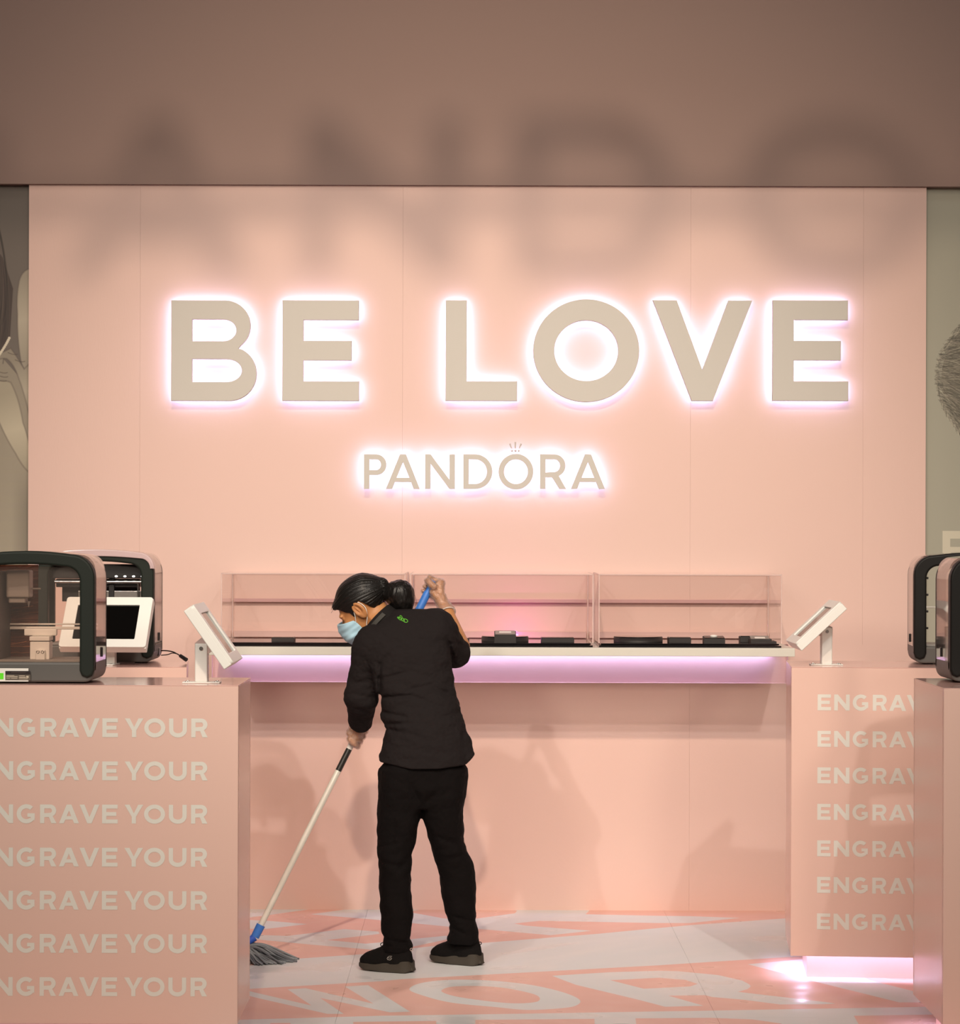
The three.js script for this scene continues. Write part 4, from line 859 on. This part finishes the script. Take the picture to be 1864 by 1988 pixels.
// collar: a stand-up band round the neck with a grey lining strip
{
  const c = at(738, 1203, 9.415), n = V3(-0.70, 0.66, -0.12).normalize(), e1 = new THREE.Vector3().crossVectors(n, V3(0, 0, 1)).normalize(), e2 = new THREE.Vector3().crossVectors(n, e1);
  const ringAt = (a, r, h) => c.clone().addScaledVector(e1, Math.cos(a) * r).addScaledVector(e2, Math.sin(a) * r * 1.05).addScaledVector(n, h);
  const band = (a0, a1, r, h0, h1, t) => {
    const pos = [], idx = [], N = 40;
    for (let i = 0; i <= N; i++) { const a = lerp(a0, a1, i / N); for (const [rr, hh] of [[r + t + 0.006, h0], [r + t, h1], [r, h1], [r + 0.004, h0]]) { const p = ringAt(a, rr, hh); pos.push(p.x, p.y, p.z); } }
    for (let i = 0; i < N; i++) for (let k = 0; k < 4; k++) { const a = i * 4 + k, b = i * 4 + (k + 1) % 4; idx.push(a, b, a + 4, b, b + 4, a + 4); }
    const g = new THREE.BufferGeometry(); g.setAttribute('position', new THREE.Float32BufferAttribute(pos, 3)); g.setIndex(idx); g.computeVertexNormals();
    g.setAttribute('uv', new THREE.Float32BufferAttribute(new Float32Array(pos.length / 3 * 2), 2));
    return g;
  };
  const col = mesh('collar', shift(band(0, Math.PI * 2, 0.059, -0.03, 0.014, 0.005)), cloth([0.014, 0.012, 0.012]), person);
  // the side of the ring that faces the camera
  let best = 0, bz = -99; for (let i = 0; i < 64; i++) { const a = i / 64 * Math.PI * 2, z = ringAt(a, 0.06, 0).z; if (z > bz) { bz = z; best = a; } }
  mesh('collar_strip', shift(band(best - 0.62, best + 0.42, 0.0655, -0.012, 0.004, 0.0025)), std([0.045, 0.043, 0.038], 0.8), person);
  void col;
}
// green emblem on the back: three small loops
{
  const list = [], spot = (x, y) => frontOf(shirtField, x, y).add(V3(0, 0, 0.002));
  for (const [cx, cy, rx, ry, turn] of [[786.5, 1206, 4.6, 2.9, 0.35], [776, 1202.5, 3.2, 1.9, 0.5], [777.5, 1199, 3, 1.7, 0.95], [781, 1204, 4, 2.2, 0.6], [772.5, 1200.5, 1.9, 1.2, 0.4]]) {
    const pts = []; for (let i = 0; i < 14; i++) { const a = i / 14 * Math.PI * 2, x = Math.cos(a) * rx, y = Math.sin(a) * ry; pts.push(spot(cx + x * Math.cos(turn) - y * Math.sin(turn), cy + x * Math.sin(turn) + y * Math.cos(turn))); }
    list.push(tube(pts, 0.0016, 40, 6, true));
  }
  mesh('emblem', shift(merge(list)), std([0.10, 0.42, 0.03], 0.6), person).userData.label = 'bright green looped emblem';
}
// hair: cap on the skull, bun of a ponytail, tie, loose strands
const hairLine = (f) => (f > 0.03 ? lerp(0.012, 0.046, smooth(f, 0.03, 0.075)) : f > -0.028 ? lerp(0.03, 0.014, smooth(f, -0.028, 0.03)) + (f > 0.008 ? -0.03 * smooth(f, 0.008, 0.02) * (1 - smooth(f, 0.026, 0.034)) : 0) : lerp(-0.052, 0.03, smooth(f, -0.07, -0.02)));
const strandNoise = (f, u, s) => {   // strands run back from the brow to the tie
  const a = Math.atan2(s, u - 0.012 - 0.12 * (f + 0.1)), c = Math.cos(a), n = Math.sin(a);
  return 0.0010 * noise3(c * 9, n * 9, f * 5) + 0.0007 * noise3(c * 22, n * 22, f * 9 + 3) + 0.0004 * noise3(c * 50, n * 50, f * 12);
};
const capField = (f, u, s) => {
  let d = ell(f, u, s, -0.017, 0.028, 0, 0.096, 0.089, 0.0805);
  d = smin(d, ell(f, u, s, 0.064, 0.056, 0.0, 0.022, 0.016, 0.04), 0.02);
  d = smin(d, limbLocal(f, u, s, [-0.06, 0.04, 0, 0.05], [-0.118, 0.026, 0, 0.02]), 0.04);
  return smax(d + strandNoise(f, u, s), hairLine(f) - u, 0.006);
};
{
  const hairMat = std([0.006, 0.005, 0.0045], 0.42, { specularIntensity: 0.8 });
  const hair = mesh('hair', shift(surface(toHead(capField), ...around([HEAD, headPoint(-0.12, 0.03, 0)], 0.125), 0.003)), hairMat, person);
  const b = at(775, 1157, 9.43), bunNoise = (x, y, z) => 0.0016 * noise3(x * 60, y * 14, z * 60) + 0.0008 * noise3(x * 150, y * 30, z * 150);
  const b1 = limb(J(756, 1150, 9.45, 18), J(776, 1154, 9.43, 26)), b2 = limb(J(776, 1154, 9.43, 27), J(782, 1168, 9.425, 22)), b3 = limb(J(782, 1168, 9.425, 20), J(793, 1183, 9.42, 7));
  mesh('ponytail', shift(surface((x, y, z) => smin(smin(b1(x, y, z), b2(x, y, z), 0.02), b3(x, y, z), 0.012) + bunNoise(x, y, z), ...around([b], 0.1), 0.003)), hairMat, hair);
  const t0 = at(749, 1146, 9.455), ax = V3(1, -0.15, 0.1).normalize();
  mesh('hair_tie', shift(new THREE.TorusGeometry(0.026, 0.006, 10, 28).applyQuaternion(new THREE.Quaternion().setFromUnitVectors(V3(0, 0, 1), ax)).translate(t0.x, t0.y, t0.z)), std([0.02, 0.008, 0.01], 0.7), hair);
  const loose = [];
  for (const pts of [[[790, 1142], [802, 1150], [808, 1166], [806, 1182]], [[794, 1160], [799, 1172], [800, 1184]], [[655, 1178], [648, 1180], [645, 1187], [643, 1190]], [[653, 1176], [646, 1176], [643, 1184]]]) loose.push(tube(pts.map(([x, y]) => at(x, y, 9.44)), 0.0006, 16, 5));
  for (let i = 0; i < 5; i++) loose.push(tube([[780 + i * 3, 1170], [790 + i * 2, 1178], [793 + i * 2, 1186 - i]].map(([x, y]) => at(x, y, 9.41)), 0.0012, 12, 5));
  mesh('loose_strand', shift(merge(loose)), hairMat, hair);
}
// face mask: a pleated shell over nose, mouth and chin, with loops behind the ears
{
  const shell = (f, u, s) => smin(smin(faceShape(f, u, s), ell(f, u, s, 0.06, -0.055, 0, 0.045, 0.05, 0.05), 0.03), ell(f, u, s, 0.082, -0.035, 0, 0.022, 0.03, 0.024), 0.03);
  const pleat = (u) => 0.0006 * Math.sin(u * 300);
  const maskField = (f, u, s) => {
    const d = Math.abs(shell(f, u, s) - 0.004 + pleat(u)) - 0.0022, back = 0.030 + 0.016 * Math.cos(clamp((u + 0.055) / 0.05, -1, 1) * Math.PI / 2) * -1 + 0.012;
    return smax(smax(smax(d, -(f - back), 0.003), u + 0.012 - (f - 0.06) * 0.25, 0.003), -0.112 - u, 0.003);
  };
  const m = mesh('face_mask', shift(surface(toHead(maskField), ...around([headPoint(0.06, -0.06, 0)], 0.09), 0.0024)), std([0.42, 0.66, 0.80], 0.8), person);
  for (const e of [-1, 1]) {
    const q = (f, u, s) => headPoint(f, u, e * s);
    mesh('ear_loop', shift(tube([q(0.032, -0.028, 0.061), q(0.018, -0.004, 0.07), q(0.008, 0.026, 0.0735), q(-0.016, 0.03, 0.0735), q(-0.030, -0.002, 0.073), q(-0.020, -0.03, 0.0725), q(0.004, -0.058, 0.066), q(0.028, -0.092, 0.052)], 0.0017, 50, 6)), std([0.8, 0.78, 0.74], 0.7), m);
  }
}
// clear plastic gloves
{
  const film = std([1, 0.97, 0.95], 0.14, { transmission: 0.92, thickness: 0, ior: 1.45 });
  const cuff = (w, e, a, b, flare) => { const d = e.clone().sub(w).normalize(); return limb(joint(w.clone().addScaledVector(d, a), 0.026), joint(w.clone().addScaledVector(d, b), 0.026 + flare)); };
  const ripple = (x, y, z) => 0.0016 * noise3(x * 70, y * 70, z * 70) + 0.0008 * noise3(x * 180, y * 180, z * 180);
  for (const [hand, fore, w, e, g] of [[handR, foreR, wristR, elbowR, gripR], [handL, foreL, wristL, elbowL, gripL]]) {
    const c = cuff(w, e, -0.02, 0.008, 0.006), dir = e.clone().sub(w).normalize(), end = w.clone().addScaledVector(dir, 0.012);
    const f = (x, y, z) => smax(smin(smin(hand(x, y, z), fore(x, y, z), 0.02) - 0.0028, c(x, y, z), 0.01) + ripple(x, y, z), (x - end.x) * dir.x + (y - end.y) * dir.y + (z - end.z) * dir.z, 0.002);
    const shellField = (x, y, z) => Math.abs(f(x, y, z)) - 0.0011;
    mesh('glove', shift(surface(shellField, ...around([g, w], 0.065), 0.0022)), film, person).userData.label = 'clear plastic glove';
  }
  const rimAt = wristR.clone().addScaledVector(elbowR.clone().sub(wristR).normalize(), 0.009), ax = elbowR.clone().sub(wristR).normalize();
  mesh('glove_cuff', shift(new THREE.TorusGeometry(0.0315, 0.0022, 8, 36).applyQuaternion(new THREE.Quaternion().setFromUnitVectors(V3(0, 0, 1), ax)).translate(rimAt.x, rimAt.y, rimAt.z)), std([0.85, 0.80, 0.76], 0.3, { transparent: true, opacity: 0.7 }), person);
}
// shoes: thick sole, soft upper, laces, a grey mark of two slanted strokes
{
  const upperMat = cloth([0.007, 0.0058, 0.0055]), soleMat = std([0.045, 0.036, 0.026], 0.75, { bumpMap: grainMap, bumpScale: 0.0006 });
  for (const [heel, toe, marked] of [[onFloor(798, 1888), onFloor(704, 1879.5), true], [onFloor(931, 1874), onFloor(842, 1864.5), false]]) {
    const dir = toe.clone().sub(heel).setY(0), L = dir.length() + 0.006; dir.normalize();
    const side = V3(-dir.z, 0, dir.x); if (side.z < 0) side.negate();
    const P = (f, y, s) => heel.clone().addScaledVector(dir, f).addScaledVector(side, s).setY(y).sub(V3(person.position.x, 0, person.position.z));
    const shoe = new THREE.Group(); shoe.name = 'shoe'; person.add(shoe);
    const toLocal = (fn) => (x, y, z) => { const px = x + person.position.x - heel.x, pz = z + person.position.z - heel.z; return fn(px * dir.x + pz * dir.z, y, px * side.x + pz * side.z); };
    const wide = (f) => lerp(0.036, 0.047, smooth(f, 0.02, L * 0.65)) * (f > L * 0.72 ? Math.sqrt(Math.max(0.02, 1 - ((f - L * 0.72) / (L * 0.29)) ** 2)) : 1) * (f < 0.03 ? Math.sqrt(Math.max(0.05, 1 - ((0.03 - f) / 0.04) ** 2)) : 1);
    const inIt = (f) => Math.max(-0.006 - f, f - L);
    const sole = (f, y, s) => {
      const heelKick = 0.022 * smooth(0.04 - f, 0, 0.045), low = 0.012 * smooth(f, L * 0.78, L) + 0.006 * smooth(-f + 0.008, 0, 0.014) + 0.0035 * smooth(f, 0.09, 0.13) * (1 - smooth(f, 0.15, 0.2)), top = 0.026 + 0.016 * smooth(0.15 - f, 0, 0.15) + 0.001 * Math.sin(f * 90);
      return smax(smax(Math.max(inIt(f + heelKick * (0.03 - y) * 20), Math.abs(s) - wide(f) - 0.003 - 0.1 * Math.max(0, 0.03 - y)), y - top, 0.004), low - y, 0.005);
    };
    const upper = (f, y, s) => {
      let d = ell(f, y, s, L - 0.050, 0.028, 0, 0.050, 0.033, 0.043);
      d = smin(d, ell(f, y, s, L * 0.42, 0.04, 0, 0.075, 0.045, 0.04), 0.03);
      d = smin(d, limbLocal(f, y, s * 1.15, [0.046, 0.03, 0, 0.044], [0.052, 0.1, 0, 0.041]), 0.03);
      d = smin(d, limbLocal(f, y, s * 1.1, [0.07, 0.085, 0, 0.03], [L - 0.09, 0.05, 0, 0.024]), 0.02);
      return smax(smax(d - 0.0008 * noise3(f * 50, y * 50, s * 50), 0.022 + 0.012 * smooth(0.15 - f, 0, 0.15) - y, 0.003), y - 0.112, 0.004);
    };
    const box3 = around([P(0, 0, 0), P(L, 0.1, 0), P(L * 0.5, 0.05, 0.05), P(L * 0.5, 0.05, -0.05)], 0.03);
    mesh('sole', surface(toLocal(sole), ...box3, 0.003), soleMat, shoe);
    mesh('upper', surface(toLocal(upper), ...box3, 0.003), upperMat, shoe);
    const laces = [];
    for (let i = 0; i < 4; i++) laces.push(tube([P(L - 0.1 - i * 0.016, 0.066 + i * 0.008, -0.022), P(L - 0.096 - i * 0.016, 0.075 + i * 0.009, 0), P(L - 0.104 - i * 0.016, 0.066 + i * 0.008, 0.022)], 0.0022, 12, 6));
    if (marked) laces.push(tube([P(L - 0.115, 0.085, 0.0), P(L - 0.095, 0.1, 0.01), P(L - 0.088, 0.094, 0.016), P(L - 0.1, 0.082, 0.008)], 0.0016, 24, 6, true));
    mesh('laces', merge(laces), upperMat, shoe);
    if (marked) {
      const on = (f, y) => { let s = 0.07; while (s > 0 && upper(f, y, s) > 0) s -= 0.0005; return P(f, y, s + 0.0012); };
      const l = [];
      for (const pts of [[[0.074, 0.05], [0.068, 0.058], [0.054, 0.06]], [[0.072, 0.0475], [0.06, 0.047], [0.054, 0.053]], [[0.07, 0.053], [0.063, 0.053], [0.056, 0.0555]]]) l.push(tube(pts.map(([f, y]) => on(f, y)), 0.0012, 12, 6));
      mesh('mark', merge(l), std([0.42, 0.40, 0.36], 0.4, { metalness: 0.3 }), shoe);
      const g = new THREE.TorusGeometry(0.005, 0.0012, 8, 16), h = P(-0.002, 0.082, 0); mesh('heel_loop', g.translate(h.x, h.y, h.z), std([0.45, 0.32, 0.28], 0.7), shoe);
    } else {
      const h = P(-0.002, 0.08, 0); mesh('heel_loop', new THREE.TorusGeometry(0.005, 0.0014, 8, 16).translate(h.x, h.y, h.z), upperMat, shoe);
    }
  }
}

// ---------------------------------------------------------------- mop
{
  const o = thing('mop', 'string mop with white metal pole, blue grip and grey strings, held by the person', 'mop', V3(MOP_END.x - 0.02, 0, MOP_END.z));
  const loc = (p) => p.clone().sub(o.position), A = (t) => loc(MOP_TOP.clone().lerp(MOP_END, t)), on = (y) => A((y - 1119) / (1815 - 1119));
  mesh('pole', rod(on(1180), on(1800), 0.0112), M.aluWhite, o);
  const band = (y0, y1, r) => rod(on(y0), on(y1), r);
  mesh('paper_label', band(1444, 1458, 0.01145), std([0.80, 0.77, 0.72], 0.6), o);
  mesh('print_label', band(1437, 1444.5, 0.01145), std([0.46, 0.43, 0.39], 0.6), o);
  mesh('black_label', band(1458, 1500, 0.01145), std([0.02, 0.018, 0.016], 0.35), o);
  mesh('grip', merge([band(1128, 1152, 0.0105), band(1150, 1153, 0.0135), band(1152.5, 1196, 0.0148), band(1195, 1199, 0.0135)]), M.blue, o);
  mesh('socket', rod(on(1796), on(1819), 0.0165, 0.0155), M.blue, o);
  const foot = V3(-0.035, 0.05, 0.01);
  mesh('socket_cone', rod(on(1819), foot, 0.0145, 0.011), M.blueDark, o);
  mesh('clamp', box(0.05, 0.03, 0.09, foot.x, foot.y - 0.005, foot.z, 0.008), M.blueDark, o);
  const r = rng(77), list = [[], [], []];
  for (let i = 0; i < 210; i++) {
    const far = i % 5 === 0, a = far ? r() * 6.28 : r() * 2.3 - 0.75, len = far ? 0.10 + r() * 0.07 : 0.10 + 0.105 * Math.sqrt(r()) * Math.max(0, Math.cos(a * 0.9)) ** 2 + 0.02 * r();
    const z0 = (r() - 0.5) * 0.085, lift = 0.01 + 0.04 * r(), w = 0.008, cx = Math.cos(a), cz = Math.sin(a) * 0.8;
    const pts = [];
    for (let k = 0; k <= 5; k++) {
      const t = k / 5, d = len * t, y = Math.max(0.0035, (foot.y - 0.008) * (1 - t) ** 1.7 + lift * Math.sin(Math.PI * Math.min(1, t * 1.05)) * (1 - 0.55 * t) + 0.004 * r());
      pts.push(V3(foot.x + cx * d + (r() - 0.5) * w, y, foot.z + z0 * (1 - 0.5 * t) + cz * d + (r() - 0.5) * w * 1.4));
    }
    list[i % 3].push(tube(pts, 0.0030 + 0.0008 * r(), 14, 6));
  }
  list.forEach((l, i) => { mesh('mop_strings', merge(l), std([[0.20, 0.215, 0.235], [0.27, 0.29, 0.31], [0.13, 0.142, 0.16]][i], 0.9), o).userData.kind = 'stuff'; });
}
renderer.render(scene, camera);
